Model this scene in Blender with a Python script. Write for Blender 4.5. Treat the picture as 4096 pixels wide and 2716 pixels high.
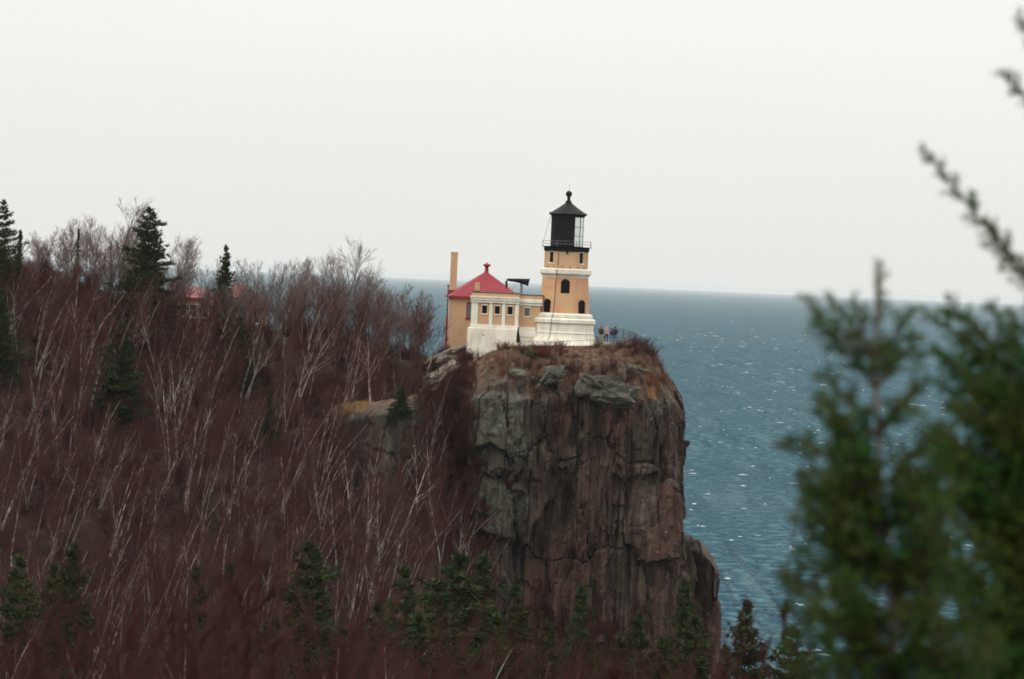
import bpy, bmesh, math, random
import numpy as np
from mathutils import Vector, Matrix, Euler

for o in list(bpy.data.objects):
    bpy.data.objects.remove(o)
SC = bpy.context.scene
COL = SC.collection
rad = math.radians

# ------------------------------------------------------------------ camera
CAM_Z = 47.0
LENS = 150.0
FPX = LENS / 36.0 * 4096.0            # focal length in photograph pixels
PITCH = 0.0139
ROLL = rad(2.45)
CAM_M = Matrix.Rotation(math.pi / 2 - PITCH, 3, 'X') @ Matrix.Rotation(ROLL, 3, 'Z')
cd = bpy.data.cameras.new('camera')
cd.lens = LENS; cd.sensor_width = 36.0; cd.sensor_fit = 'HORIZONTAL'
cd.clip_start = 0.5; cd.clip_end = 200000.0
cd.dof.use_dof = True; cd.dof.focus_distance = 450.0; cd.dof.aperture_fstop = 5.0
cam = bpy.data.objects.new('camera', cd); COL.objects.link(cam)
cam.location = (0, 0, CAM_Z); cam.rotation_euler = CAM_M.to_euler()
SC.camera = cam

def P(px, py, Y):
    """world point at distance Y north of the overlook, seen at photograph pixel px, py"""
    d = CAM_M @ Vector(((px - 2048.0) / FPX, -(py - 1358.0) / FPX, -1.0))
    return Vector((0, 0, CAM_Z)) + d * (Y / d.y)
CAM_T = CAM_M.transposed()
def proj(x, y, z):
    c = CAM_T @ Vector((x, y, z - CAM_Z))
    return 2048 + FPX * c.x / -c.z, 1358 - FPX * c.y / -c.z

# ------------------------------------------------------------------ world: overcast
SUN_EL, SUN_AZ = rad(42), rad(-125)      # soft light from over the viewer's left shoulder
w = bpy.data.worlds.new('World'); SC.world = w; w.use_nodes = True
nt = w.node_tree; nt.nodes.clear()
N = nt.nodes.new; L = nt.links.new
out = N('ShaderNodeOutputWorld'); bg = N('ShaderNodeBackground')
sky = N('ShaderNodeTexSky'); sky.sky_type = 'NISHITA'; sky.sun_disc = False
sky.sun_elevation = SUN_EL; sky.sun_rotation = SUN_AZ
sky.air_density = 1.0; sky.dust_density = 4.0
geo = N('ShaderNodeTexCoord'); sep = N('ShaderNodeSeparateXYZ'); L(geo.outputs['Generated'], sep.inputs[0])
mx = N('ShaderNodeMath'); mx.operation = 'MAXIMUM'; mx.inputs[1].default_value = 0.0; L(sep.outputs['Z'], mx.inputs[0])
# CIE standard overcast sky: brightness rises as 1 + 2 sin(elevation), with faint cloud mottling
ma = N('ShaderNodeMath'); ma.operation = 'MULTIPLY_ADD'; ma.inputs[1].default_value = 2.0; ma.inputs[2].default_value = 1.0
L(mx.outputs[0], ma.inputs[0])
mp = N('ShaderNodeMapping'); mp.inputs['Scale'].default_value = (2.0, 2.0, 14.0); L(geo.outputs['Generated'], mp.inputs[0])
ns = N('ShaderNodeTexNoise'); ns.inputs['Scale'].default_value = 1.6; ns.inputs['Detail'].default_value = 3; L(mp.outputs[0], ns.inputs['Vector'])
mr = N('ShaderNodeMapRange'); mr.inputs[3].default_value = 0.965; mr.inputs[4].default_value = 1.035; L(ns.outputs[0], mr.inputs[0])
mm = N('ShaderNodeMath'); mm.operation = 'MULTIPLY'; L(ma.outputs[0], mm.inputs[0]); L(mr.outputs[0], mm.inputs[1])
cl = N('ShaderNodeMix'); cl.data_type = 'RGBA'; cl.blend_type = 'MULTIPLY'; cl.inputs[0].default_value = 1.0
cl.inputs[6].default_value = (8.65, 8.6, 8.2, 1); L(mm.outputs[0], cl.inputs[7])
mix = N('ShaderNodeMix'); mix.data_type = 'RGBA'; mix.inputs[0].default_value = 0.94
L(sky.outputs[0], mix.inputs[6]); L(cl.outputs[2], mix.inputs[7])
L(mix.outputs[2], bg.inputs[0]); bg.inputs[1].default_value = 0.10
L(bg.outputs[0], out.inputs[0])

sl = bpy.data.lights.new('sun', 'SUN'); sl.energy = 0.8; sl.angle = rad(25); sl.color = (1.0, 0.97, 0.92)
so = bpy.data.objects.new('sun', sl); COL.objects.link(so)
sd = Vector((math.sin(SUN_AZ) * math.cos(SUN_EL), math.cos(SUN_AZ) * math.cos(SUN_EL), math.sin(SUN_EL)))
so.rotation_euler = sd.to_track_quat('Z', 'Y').to_euler()

SC.view_settings.view_transform = 'Standard'; SC.view_settings.look = 'None'
SC.view_settings.exposure = 0.0; SC.view_settings.gamma = 1.0
SC.render.engine = 'CYCLES'
cy = SC.cycles
cy.max_bounces = 5; cy.diffuse_bounces = 2; cy.glossy_bounces = 2; cy.transmission_bounces = 4
cy.volume_bounces = 1; cy.transparent_max_bounces = 8
cy.use_denoising = True
cy.caustics_reflective = False; cy.caustics_refractive = False
SC.render.filter_size = 1.5
try: cy.filter_width = 1.7
except Exception: pass

# ------------------------------------------------------------------ materials
MATS = {}
def new_mat(name):
    m = bpy.data.materials.new(name); m.use_nodes = True
    t = m.node_tree; t.nodes.clear()
    o = t.nodes.new('ShaderNodeOutputMaterial'); p = t.nodes.new('ShaderNodeBsdfPrincipled')
    t.links.new(p.outputs[0], o.inputs[0])
    MATS[name] = m
    return m, t, p
def ramp_mix(t, fac, a, b):
    x = t.nodes.new('ShaderNodeMix'); x.data_type = 'RGBA'
    if fac is not None: t.links.new(fac, x.inputs[0])
    for s, v in ((6, a), (7, b)):
        if isinstance(v, tuple): x.inputs[s].default_value = (*v[:3], 1)
        else: t.links.new(v, x.inputs[s])
    return x.outputs[2]
def noise(t, scale, detail=4, stretch=None, lo=0.35, hi=0.65, coord='Object', dist=0.0):
    tc = t.nodes.new('ShaderNodeTexCoord'); v = tc.outputs[coord]
    if stretch:
        mpn = t.nodes.new('ShaderNodeMapping'); mpn.inputs['Scale'].default_value = stretch
        t.links.new(v, mpn.inputs[0]); v = mpn.outputs[0]
    n = t.nodes.new('ShaderNodeTexNoise'); n.inputs['Scale'].default_value = scale; n.inputs['Detail'].default_value = detail
    n.inputs['Distortion'].default_value = dist
    t.links.new(v, n.inputs['Vector'])
    r = t.nodes.new('ShaderNodeMapRange'); r.inputs[1].default_value = lo; r.inputs[2].default_value = hi
    t.links.new(n.outputs[0], r.inputs[0])
    return r.outputs[0]
def simple(name, c1, c2=None, scale=2.0, rough=0.8, stretch=None, metallic=0.0, spec=0.3, c3=None, s3=0.5, bump=0.0, lo3=0.5, hi3=0.7):
    m, t, p = new_mat(name)
    if c2 is None:
        p.inputs['Base Color'].default_value = (*c1, 1)
    else:
        f = noise(t, scale, 5, stretch)
        c = ramp_mix(t, f, c1, c2)
        if c3: c = ramp_mix(t, noise(t, s3, 4, stretch, lo3, hi3), c, c3)
        t.links.new(c, p.inputs['Base Color'])
        if bump:
            b = t.nodes.new('ShaderNodeBump'); b.inputs['Distance'].default_value = bump
            t.links.new(f, b.inputs['Height']); t.links.new(b.outputs[0], p.inputs['Normal'])
    p.inputs['Roughness'].default_value = rough; p.inputs['Metallic'].default_value = metallic
    p.inputs['Specular IOR Level'].default_value = spec
    return m
def varied(name, c1, c2, c3=None, rough=0.85, spec=0.15, scale=0.6, area=None):
    """bark, twigs and needles: colour differs from plant to plant and along each plant"""
    m, t, p = new_mat(name)
    oi = t.nodes.new('ShaderNodeObjectInfo')
    c = ramp_mix(t, oi.outputs['Random'], c1, c2)
    if c3: c = ramp_mix(t, noise(t, scale, 3, None, 0.4, 0.65), c, c3)
    if area:      # stands of trees differ in tone across the slope
        n = t.nodes.new('ShaderNodeTexNoise'); n.inputs['Scale'].default_value = .11; n.inputs['Detail'].default_value = 2
        t.links.new(oi.outputs['Location'], n.inputs['Vector'])
        r = t.nodes.new('ShaderNodeMapRange'); r.inputs[1].default_value = .42; r.inputs[2].default_value = .6; t.links.new(n.outputs[0], r.inputs[0])
        c = ramp_mix(t, r.outputs[0], c, area)
    t.links.new(c, p.inputs['Base Color'])
    p.inputs['Roughness'].default_value = rough; p.inputs['Specular IOR Level'].default_value = spec
    return m

white = simple('white_paint', (.74, .71, .61), (.62, .58, .48), 1.6, .7, (1, 1, .3), c3=(.42, .34, .25), s3=1.3, lo3=.58, hi3=.85)
def brick_mat(name, c1, c2, patch):
    m, t, p = new_mat(name)
    tc = t.nodes.new('ShaderNodeTexCoord'); sp = t.nodes.new('ShaderNodeSeparateXYZ'); t.links.new(tc.outputs['Object'], sp.inputs[0])
    ad = t.nodes.new('ShaderNodeMath'); ad.operation = 'ADD'; t.links.new(sp.outputs[0], ad.inputs[0]); t.links.new(sp.outputs[1], ad.inputs[1])
    cb = t.nodes.new('ShaderNodeCombineXYZ'); t.links.new(ad.outputs[0], cb.inputs[0]); t.links.new(sp.outputs[2], cb.inputs[1])
    b = t.nodes.new('ShaderNodeTexBrick'); b.inputs['Scale'].default_value = 1.0
    b.inputs['Brick Width'].default_value = .21; b.inputs['Row Height'].default_value = .075; b.inputs['Mortar Size'].default_value = .006
    b.inputs['Color1'].default_value = (*c1, 1); b.inputs['Color2'].default_value = (*c2, 1); b.inputs['Mortar'].default_value = (.42, .33, .24, 1)
    t.links.new(cb.outputs[0], b.inputs['Vector'])
    c = ramp_mix(t, noise(t, .55, 3, (1, 1, .7), .47, .6), b.outputs[0], patch)
    c = ramp_mix(t, noise(t, 1.6, 5, (1, 1, .3), .62, .9), c, (.25, .17, .11))
    t.links.new(c, p.inputs['Base Color']); p.inputs['Roughness'].default_value = .85
    return m
brick = brick_mat('tan_brick', (.58, .275, .135), (.49, .23, .115), (.52, .32, .165))
brick_y = brick_mat('yellow_brick', (.52, .305, .16), (.45, .26, .135), (.49, .31, .175))
brick_dull = brick_mat('dull_brick', (.30, .19, .11), (.25, .155, .09), (.27, .18, .11))
black = simple('black_paint', (.006, .006, .008), (.010, .009, .012), 2, .6, spec=.12)
slate = simple('lantern_roof_black', (.014, .012, .013), (.009, .008, .009), 2, .6, spec=.12)
glass_dark = simple('window_glass', (.008, .009, .012), rough=.15, spec=.12)
pane_pale = simple('pale_window_glass', (.12, .17, .2), rough=.15, spec=.5)
redroof = simple('red_roof', (.25, .020, .032), (.20, .016, .025), 1.3, .6, c3=(.16, .02, .026), s3=2.0, spec=.3)
redpaint = simple('dark_red_paint', (.22, .014, .02), rough=.55)
pinkroof = simple('faded_red_roof', (.21, .082, .08), (.15, .06, .058), 1.4, .7)
steel = simple('grey_metal', (.22, .22, .22), rough=.5, metallic=.3)
darkmetal = simple('dark_metal', (.05, .045, .05), rough=.5)
concrete = simple('concrete', (.15, .115, .09), (.10, .075, .06), 1.0, .9)

def glass():
    m = bpy.data.materials.new('clear_glass'); m.use_nodes = True
    t = m.node_tree; t.nodes.clear()
    o = t.nodes.new('ShaderNodeOutputMaterial'); mx = t.nodes.new('ShaderNodeMixShader')
    a = t.nodes.new('ShaderNodeBsdfTransparent'); g = t.nodes.new('ShaderNodeBsdfGlossy'); g.inputs['Roughness'].default_value = .03
    a.inputs[0].default_value = (.93, .96, .95, 1); mx.inputs[0].default_value = .08
    t.links.new(a.outputs[0], mx.inputs[1]); t.links.new(g.outputs[0], mx.inputs[2]); t.links.new(mx.outputs[0], o.inputs[0])
    return m
glassm = glass()

birch_bark = varied('birch_bark', (.22, .18, .165), (.50, .44, .39), (.11, .065, .06), scale=1.6)
twig_red = varied('red_brown_twigs', (.034, .0078, .0098), (.054, .0145, .0150), (.056, .018, .014), area=(.053, .019, .0135))
twig_grey = varied('grey_brown_twigs', (.10, .066, .062), (.15, .105, .096))
dark_bark = varied('dark_bark', (.07, .05, .043), (.15, .11, .095))
needle = varied('dark_needles', (.018, .030, .011), (.028, .042, .016), (.038, .045, .015))
needle_olive = varied('olive_needles', (.055, .080, .016), (.075, .082, .020), (.06, .045, .016))
needle_near = varied('fresh_needles', (.020, .074, .009), (.023, .079, .010), (.062, .086, .011), scale=6)
shrub_red = simple('scarlet_leaves', (.15, .012, .018), (.10, .012, .016), 3)
veil = varied('sapling_bark', (.034, .010, .010), (.045, .015, .014))
rust = varied('rust_twigs', (.11, .045, .03), (.14, .06, .035))

def cliff_material():
    m, t, p = new_mat('cliff_rock')
    st = noise(t, .6, 8, (1, 1, .2), .36, .64, dist=.6)
    c = ramp_mix(t, st, (.027, .0185, .0145), (.080, .059, .043))
    c = ramp_mix(t, noise(t, .22, 4, (1, 1, .25), .43, .60), c, (.060, .030, .022))
    c = ramp_mix(t, noise(t, 1.5, 6, (1, 1, .12), .55, .75), c, (.012, .009, .009))
    c = ramp_mix(t, noise(t, .42, 5, (1, 1, .05), .57, .66), c, (.012, .008, .008))
    c = ramp_mix(t, noise(t, 1.0, 6, (1, 1, .09), .60, .72), c, (.105, .086, .068))
    li = noise(t, .9, 6, (1, 1, .4), .60, .80)
    c = ramp_mix(t, li, c, (.092, .080, .062))
    # grey-green lichen over the bare blocks, orange lichen patches near the top (attributes written on the rock)
    at = t.nodes.new('ShaderNodeAttribute'); at.attribute_name = 'lichen'
    gm = t.nodes.new('ShaderNodeMath'); gm.operation = 'MULTIPLY'
    t.links.new(at.outputs['Fac'], gm.inputs[0]); t.links.new(noise(t, 1.1, 6, (1, 1, .7), .3, .62), gm.inputs[1])
    g2 = ramp_mix(t, noise(t, 3.0, 5, None, .4, .7), (.05, .052, .041), (.12, .122, .095))
    c = ramp_mix(t, gm.outputs[0], c, g2)
    a2 = t.nodes.new('ShaderNodeAttribute'); a2.attribute_name = 'soil'
    sm = t.nodes.new('ShaderNodeMath'); sm.operation = 'MULTIPLY'
    t.links.new(a2.outputs['Fac'], sm.inputs[0]); t.links.new(noise(t, .7, 5, None, .33, .5), sm.inputs[1])
    so_ = ramp_mix(t, noise(t, 1.3, 4), (.055, .026, .017), (.13, .083, .054))
    c = ramp_mix(t, sm.outputs[0], c, so_)
    c = ramp_mix(t, noise(t, 2.4, 4, None, .70, .76), c, (.27, .265, .23))
    a3 = t.nodes.new('ShaderNodeAttribute'); a3.attribute_name = 'orange'
    om = t.nodes.new('ShaderNodeMath'); om.operation = 'MULTIPLY'; t.links.new(a3.outputs['Fac'], om.inputs[0]); t.links.new(noise(t, 1.1, 5, None, .5, .6), om.inputs[1])
    c = ramp_mix(t, om.outputs[0], c, (.17, .065, .016))
    t.links.new(c, p.inputs['Base Color']); p.inputs['Roughness'].default_value = .9; p.inputs['Specular IOR Level'].default_value = .2
    b = t.nodes.new('ShaderNodeBump'); b.inputs['Distance'].default_value = .22; b.inputs['Strength'].default_value = 1.0
    t.links.new(noise(t, 2.2, 7, (1, 1, .4), .2, .8), b.inputs['Height']); t.links.new(b.outputs[0], p.inputs['Normal'])
    return m
rock = cliff_material()
rock_grey = simple('grey_boulder', (.08, .078, .06), (.04, .034, .028), .9, .9, c3=(.10, .10, .078), s3=2.5, bump=.05)
rock_tan = simple('pale_ledge_rock', (.21, .175, .14), (.11, .085, .068), .9, .9, (1, 1, 2.5), c3=(.07, .055, .05), s3=.7, bump=.06)

def ground_material():
    m, t, p = new_mat('leaf_litter')
    c = ramp_mix(t, noise(t, .15, 6), (.016, .009, .008), (.032, .019, .015))
    c = ramp_mix(t, noise(t, 1.2, 5, None, .5, .75), c, (.07, .042, .028))
    t.links.new(c, p.inputs['Base Color']); p.inputs['Roughness'].default_value = 1.0; p.inputs['Specular IOR Level'].default_value = .1
    return m
litter = ground_material()

def water_material():
    m, t, p = new_mat('lake_water')
    b = noise(t, 1.0, 6, (.34, .15, 1), .41, .59)
    c = ramp_mix(t, b, (.017, .056, .084), (.066, .126, .154))  # wave light and dark and the sky's reflection are put into the colour
    c = ramp_mix(t, noise(t, 1.0, 4, (.14, .010, 1), .55, .72), c, (.085, .142, .164))
    c = ramp_mix(t, noise(t, 1.0, 4, (.08, .005, 1), .54, .70), c, (.024, .066, .094))
    c = ramp_mix(t, noise(t, 1.0, 5, (.7, .30, 1), .56, .70), c, (.11, .165, .18))
    c = ramp_mix(t, noise(t, .0016, 3, (1, 1, 1), .42, .85), c, (.058, .102, .122))
    t.links.new(c, p.inputs['Base Color'])
    p.inputs['Roughness'].default_value = .5; p.inputs['Specular IOR Level'].default_value = .0; p.inputs['IOR'].default_value = 1.33
    bmp = t.nodes.new('ShaderNodeBump'); bmp.inputs['Distance'].default_value = 1.2; bmp.inputs['Strength'].default_value = 1.0
    t.links.new(b, bmp.inputs['Height']); t.links.new(bmp.outputs[0], p.inputs['Normal'])
    return m
waterm = water_material()
foam = simple('foam', (.36, .40, .41), rough=.9)

# ------------------------------------------------------------------ mesh helpers
def tag(o, label=None, cat=None, group=None, kind=None):
    if label: o['label'] = label
    if cat: o['category'] = cat
    if group: o['group'] = group
    if kind: o['kind'] = kind
    return o
def empty(name, loc=(0, 0, 0), rz=0.0):
    o = bpy.data.objects.new(name, None); COL.objects.link(o)
    o.location = loc; o.rotation_euler = (0, 0, rz); o.empty_display_size = .2
    return o
def link(name, me, parent=None, mat=None):
    if mat is not None:
        for mm_ in (mat if isinstance(mat, (list, tuple)) else [mat]): me.materials.append(mm_)
    o = bpy.data.objects.new(name, me); COL.objects.link(o)
    if parent is not None: o.parent = parent
    return o
def tri_mesh(name, V, F, smooth=False):
    me = bpy.data.meshes.new(name)
    V = np.asarray(V, np.float32); F = np.asarray(F, np.int32)
    k = F.shape[1]
    me.vertices.add(len(V)); me.vertices.foreach_set('co', V.ravel())
    me.loops.add(F.size); me.loops.foreach_set('vertex_index', F.ravel())
    me.polygons.add(len(F)); me.polygons.foreach_set('loop_start', np.arange(0, F.size, k, dtype=np.int32))
    me.polygons.foreach_set('loop_total', np.full(len(F), k, np.int32))
    if smooth: me.polygons.foreach_set('use_smooth', np.ones(len(F), bool))
    me.update(); me.validate()
    return me
class MB:
    def __init__(s): s.v = []; s.f = []
    def add(s, v, f):
        n = len(s.v); s.v += [tuple(p) for p in v]; s.f += [tuple(i + n for i in q) for q in f]; return s
    def box(s, x0, x1, y0, y1, z0, z1):
        return s.add([(x0, y0, z0), (x1, y0, z0), (x1, y1, z0), (x0, y1, z0), (x0, y0, z1), (x1, y0, z1), (x1, y1, z1), (x0, y1, z1)],
                     [(0, 3, 2, 1), (4, 5, 6, 7), (0, 1, 5, 4), (1, 2, 6, 5), (2, 3, 7, 6), (3, 0, 4, 7)])
    def loft(s, rings, cap=True):
        n = len(rings[0]); v = [p for r in rings for p in r]; f = []
        for i in range(len(rings) - 1):
            for k in range(n):
                a = i * n + k; b = i * n + (k + 1) % n
                f.append((a, b, b + n, a + n))
        if cap:
            f.append(tuple(range(n))[::-1]); f.append(tuple((len(rings) - 1) * n + k for k in range(n)))
        return s.add(v, f)
    def octa(s, prof, cap=True):
        rs = []
        for a, z in prof:
            R = a / math.cos(rad(22.5))
            rs.append([(R * math.cos(rad(22.5 + 45 * k)), R * math.sin(rad(22.5 + 45 * k)), z) for k in range(8)])
        return s.loft(rs, cap)
    def lathe(s, prof, k=24, c=(0, 0), cap=True):
        return s.loft([[(c[0] + r * math.cos(2 * math.pi * i / k), c[1] + r * math.sin(2 * math.pi * i / k), z) for i in range(k)] for r, z in prof], cap)
    def tube(s, pts, r, k=6):
        pts = [Vector(p) for p in pts]; rr = r if isinstance(r, (list, tuple)) else [r] * len(pts)
        rings = []
        for i, p in enumerate(pts):
            d = (pts[min(i + 1, len(pts) - 1)] - pts[max(i - 1, 0)]).normalized()
            u = d.cross(Vector((0, 0, 1)) if abs(d.z) < .9 else Vector((1, 0, 0))).normalized(); w_ = u.cross(d)
            rings.append([tuple(p + (u * math.cos(2 * math.pi * j / k) + w_ * math.sin(2 * math.pi * j / k)) * rr[i]) for j in range(k)])
        return s.loft(rings)
    def build(s, name, mat, parent=None, smooth=False, bevel=0.0):
        me = bpy.data.meshes.new(name); me.from_pydata(s.v, [], s.f); me.update()
        bm = bmesh.new(); bm.from_mesh(me); bmesh.ops.recalc_face_normals(bm, faces=bm.faces)
        if bevel: bmesh.ops.bevel(bm, geom=list(bm.edges), offset=bevel, segments=1, affect='EDGES', clamp_overlap=True)
        bm.to_mesh(me); bm.free()
        if smooth:
            for p in me.polygons: p.use_smooth = True
        return link(name, me, parent, mat)
def cut(obj, cutters):
    """carve window openings out of a wall"""
    mb = MB()
    for v, f in cutters: mb.add(v, f)
    c = mb.build('cutter', None)
    c.parent = obj.parent
    md = obj.modifiers.new('cut', 'BOOLEAN'); md.object = c; md.operation = 'DIFFERENCE'; md.solver = 'EXACT'
    dg = bpy.context.evaluated_depsgraph_get()
    me = bpy.data.meshes.new_from_object(obj.evaluated_get(dg))
    obj.modifiers.clear(); mats = [m for m in obj.data.materials]
    obj.data = me
    if not me.materials:
        for m in mats: me.materials.append(m)
    bpy.data.objects.remove(c)
def hexa(c, n, wdt, hgt, d0, d1, arch=0.0):
    """oriented box (or arched prism) centred at c on a wall with outward normal n, from depth d0 to d1"""
    n = Vector((n[0], n[1], 0)).normalized(); u = Vector((-n.y, n.x, 0)); z = Vector((0, 0, 1)); c = Vector(c)
    hw, hh = wdt / 2, hgt / 2
    if arch:
        pr = [(-hw, -hh), (hw, -hh), (hw, hh - arch), (hw * .55, hh - arch * .25), (0, hh), (-hw * .55, hh - arch * .25), (-hw, hh - arch)]
    else:
        pr = [(-hw, -hh), (hw, -hh), (hw, hh), (-hw, hh)]
    k = len(pr)
    v = [c + u * a + z * b + n * d0 for a, b in pr] + [c + u * a + z * b + n * d1 for a, b in pr]
    f = [tuple(range(k)), tuple(range(2 * k - 1, k - 1, -1))] + [(i, i + k, (i + 1) % k + k, (i + 1) % k) for i in range(k)]
    return v, f
def window(parent, c, n, wdt, hgt, fm, gm, arch=0.0, bars=(1, 1), sill=None, lintel=None, depth=.16, fw=.07):
    """frame, glazing bars, pane, sill and lintel set into an opening"""
    n = Vector((n[0], n[1], 0)).normalized(); u = Vector((-n.y, n.x, 0)); c = Vector(c)
    mb = MB(); z = Vector((0, 0, 1))
    for s in (-1, 1):
        mb.add(*hexa(c + u * s * (wdt / 2 - fw / 2), n, fw, hgt - arch * .6, -depth, -depth + .08))
    mb.add(*hexa(c - z * (hgt / 2 - fw / 2), n, wdt - 2 * fw, fw, -depth, -depth + .08))
    mb.add(*hexa(c + z * (hgt / 2 - fw / 2 - arch * .45), n, wdt - 2 * fw, fw + arch * .5, -depth, -depth + .08))
    for i in range(bars[0]):
        mb.add(*hexa(c + u * ((i + 1) / (bars[0] + 1) - .5) * (wdt - fw), n, .03, hgt - 2 * fw - arch * .6, -depth + .004, -depth + .06))
    for i in range(bars[1]):
        mb.add(*hexa(c + z * (((i + 1) / (bars[1] + 1) - .5) * (hgt - fw)), n, wdt - 2 * fw, .035, -depth + .008, -depth + .066))
    wo = mb.build('window', fm, parent)
    MB().add(*hexa(c, n, wdt - .01, hgt - .01, -depth - .03, -depth + .02, arch)).build('pane', gm, wo)
    if sill is not None: MB().add(*hexa(c - z * (hgt / 2 + .055), n, wdt + .22, .11, -.05, .07)).build('sill', sill, wo)
    if lintel is not None: MB().add(*hexa(c + z * (hgt / 2 + .07), n, wdt + .2, .14, -.05, .035)).build('lintel', lintel, wo)
    return wo

# value noise in numpy
def _h(i, j, k, seed):
    n = (i * 374761393 + j * 668265263 + k * 2147483647 + seed * 1274126177) & 0xffffffff
    n = ((n ^ (n >> 13)) * 1274126177) & 0xffffffff
    return ((n ^ (n >> 16)) & 0xffff) / 65535.0
def vnoise(x, y, seed=0):
    x = np.asarray(x, float); y = np.asarray(y, float)
    i = np.floor(x).astype(np.int64); j = np.floor(y).astype(np.int64); u = x - i; v = y - j
    u = u * u * (3 - 2 * u); v = v * v * (3 - 2 * v)
    return (_h(i, j, 0, seed) * (1 - u) + _h(i + 1, j, 0, seed) * u) * (1 - v) + (_h(i, j + 1, 0, seed) * (1 - u) + _h(i + 1, j + 1, 0, seed) * u) * v
def fbm(x, y, seed=0, o=4):
    s = 0; a = .5
    for k in range(o):
        s = s + a * vnoise(x * 2 ** k, y * 2 ** k, seed + k * 17); a *= .5
    return s
def cells(x, y, seed=0):
    """jittered cells: nearest-cell random values, distance to the cell border, offset inside the cell"""
    i0 = np.floor(x).astype(np.int64); j0 = np.floor(y).astype(np.int64)
    b1 = np.full(x.shape, 9.0); b2 = np.full(x.shape, 9.0); rv = np.zeros(x.shape); tx = np.zeros(x.shape); ty = np.zeros(x.shape)
    ox = np.zeros(x.shape); oy = np.zeros(x.shape)
    for di in (-1, 0, 1):
        for dj in (-1, 0, 1):
            i = i0 + di; j = j0 + dj
            cx = i + .15 + .7 * _h(i, j, 1, seed); cyy = j + .15 + .7 * _h(i, j, 2, seed)
            d = np.maximum(abs(x - cx), abs(y - cyy)) * .6 + .4 * np.hypot(x - cx, y - cyy)
            near = d < b1
            b2 = np.where(near, b1, np.minimum(b2, d)); b1 = np.where(near, d, b1)
            rv = np.where(near, _h(i, j, 3, seed), rv); tx = np.where(near, _h(i, j, 4, seed) - .5, tx); ty = np.where(near, _h(i, j, 5, seed) - .5, ty)
            ox = np.where(near, x - cx, ox); oy = np.where(near, y - cyy, oy)
    return rv, b2 - b1, ox * tx + oy * ty

# ------------------------------------------------------------------ terrain
BY = [-80, 0, 60, 150, 250, 320, 370, 388, 400, 430, 455, 470, 500, 530, 560, 700]
BZ = [52, 45.2, 37.5, 26, 14.5, 7.5, 5.5, 6.0, 11, 28, 39.5, 40.2, 37, 24, -6, -12]
def sstep(a, b, x):
    t = np.clip((x - a) / (b - a), 0, 1); return t * t * (3 - 2 * t)
def ground_z(x, y):
    x = np.asarray(x, float); y = np.asarray(y, float)
    z = np.interp(y, BY, BZ)
    up = sstep(385, 440, y)
    z = z + up * sstep(-25, -60, x) * 4.5 - up * sstep(-20, -9, x) * 2.2
    z = z + up * (fbm(x * .06, y * .06, 3) - .45) * 5 * sstep(-12, -22, x)
    # below and beside the headland the hill gives way to the gully and the cliff foot
    low = np.interp(y, [0, 380, 400, 436, 470, 520], [99, 99, 8.5, 9, 6, -6])
    k = sstep(-8.5, -2.5, x)
    z = np.where(y > 380, z * (1 - k) + np.minimum(low, z) * k, z)
    shore = np.interp(y, [-80, 0, 100, 200, 300, 400, 440, 600], [46, 42, 35, 29, 26, 25, 24, 24])
    z = z - sstep(0, 14, x - shore + 12) * (z + 4)
    z = z + (fbm(x * .25, y * .25, 9) - .47) * 1.2 * sstep(20, 60, y)
    return z
def gz(x, y): return float(ground_z(np.array([x]), np.array([y]))[0])

xs = np.concatenate([np.linspace(-420, -110, 24)[:-1], np.linspace(-110, 60, 171)])
ys = np.concatenate([np.linspace(-80, 100, 50)[:-1], np.linspace(100, 640, 300)])
X, Y = np.meshgrid(xs, ys); Z = ground_z(X, Y)
nx = len(xs); ii, jj = np.meshgrid(np.arange(len(ys) - 1), np.arange(nx - 1), indexing='ij')
F = np.stack([ii * nx + jj, ii * nx + jj + 1, (ii + 1) * nx + jj + 1, (ii + 1) * nx + jj], -1).reshape(-1, 4)
hill = link('hillside', tri_mesh('hillside', np.stack([X, Y, Z], -1).reshape(-1, 3), F, True), None, litter)
tag(hill, 'brown leaf-littered wooded hillside running down to the cliff', 'hillside', kind='structure')

# lake: one sheet to the horizon
wm = tri_mesh('lake', [(-16000, -600, 0), (16000, -600, 0), (16000, 80000, 0), (-16000, 80000, 0)], [(0, 1, 2, 3)])
lake = tag(link('lake', wm, None, waterm), 'wide blue lake ruffled by wind to the hazy horizon', 'lake', kind='structure')

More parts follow.
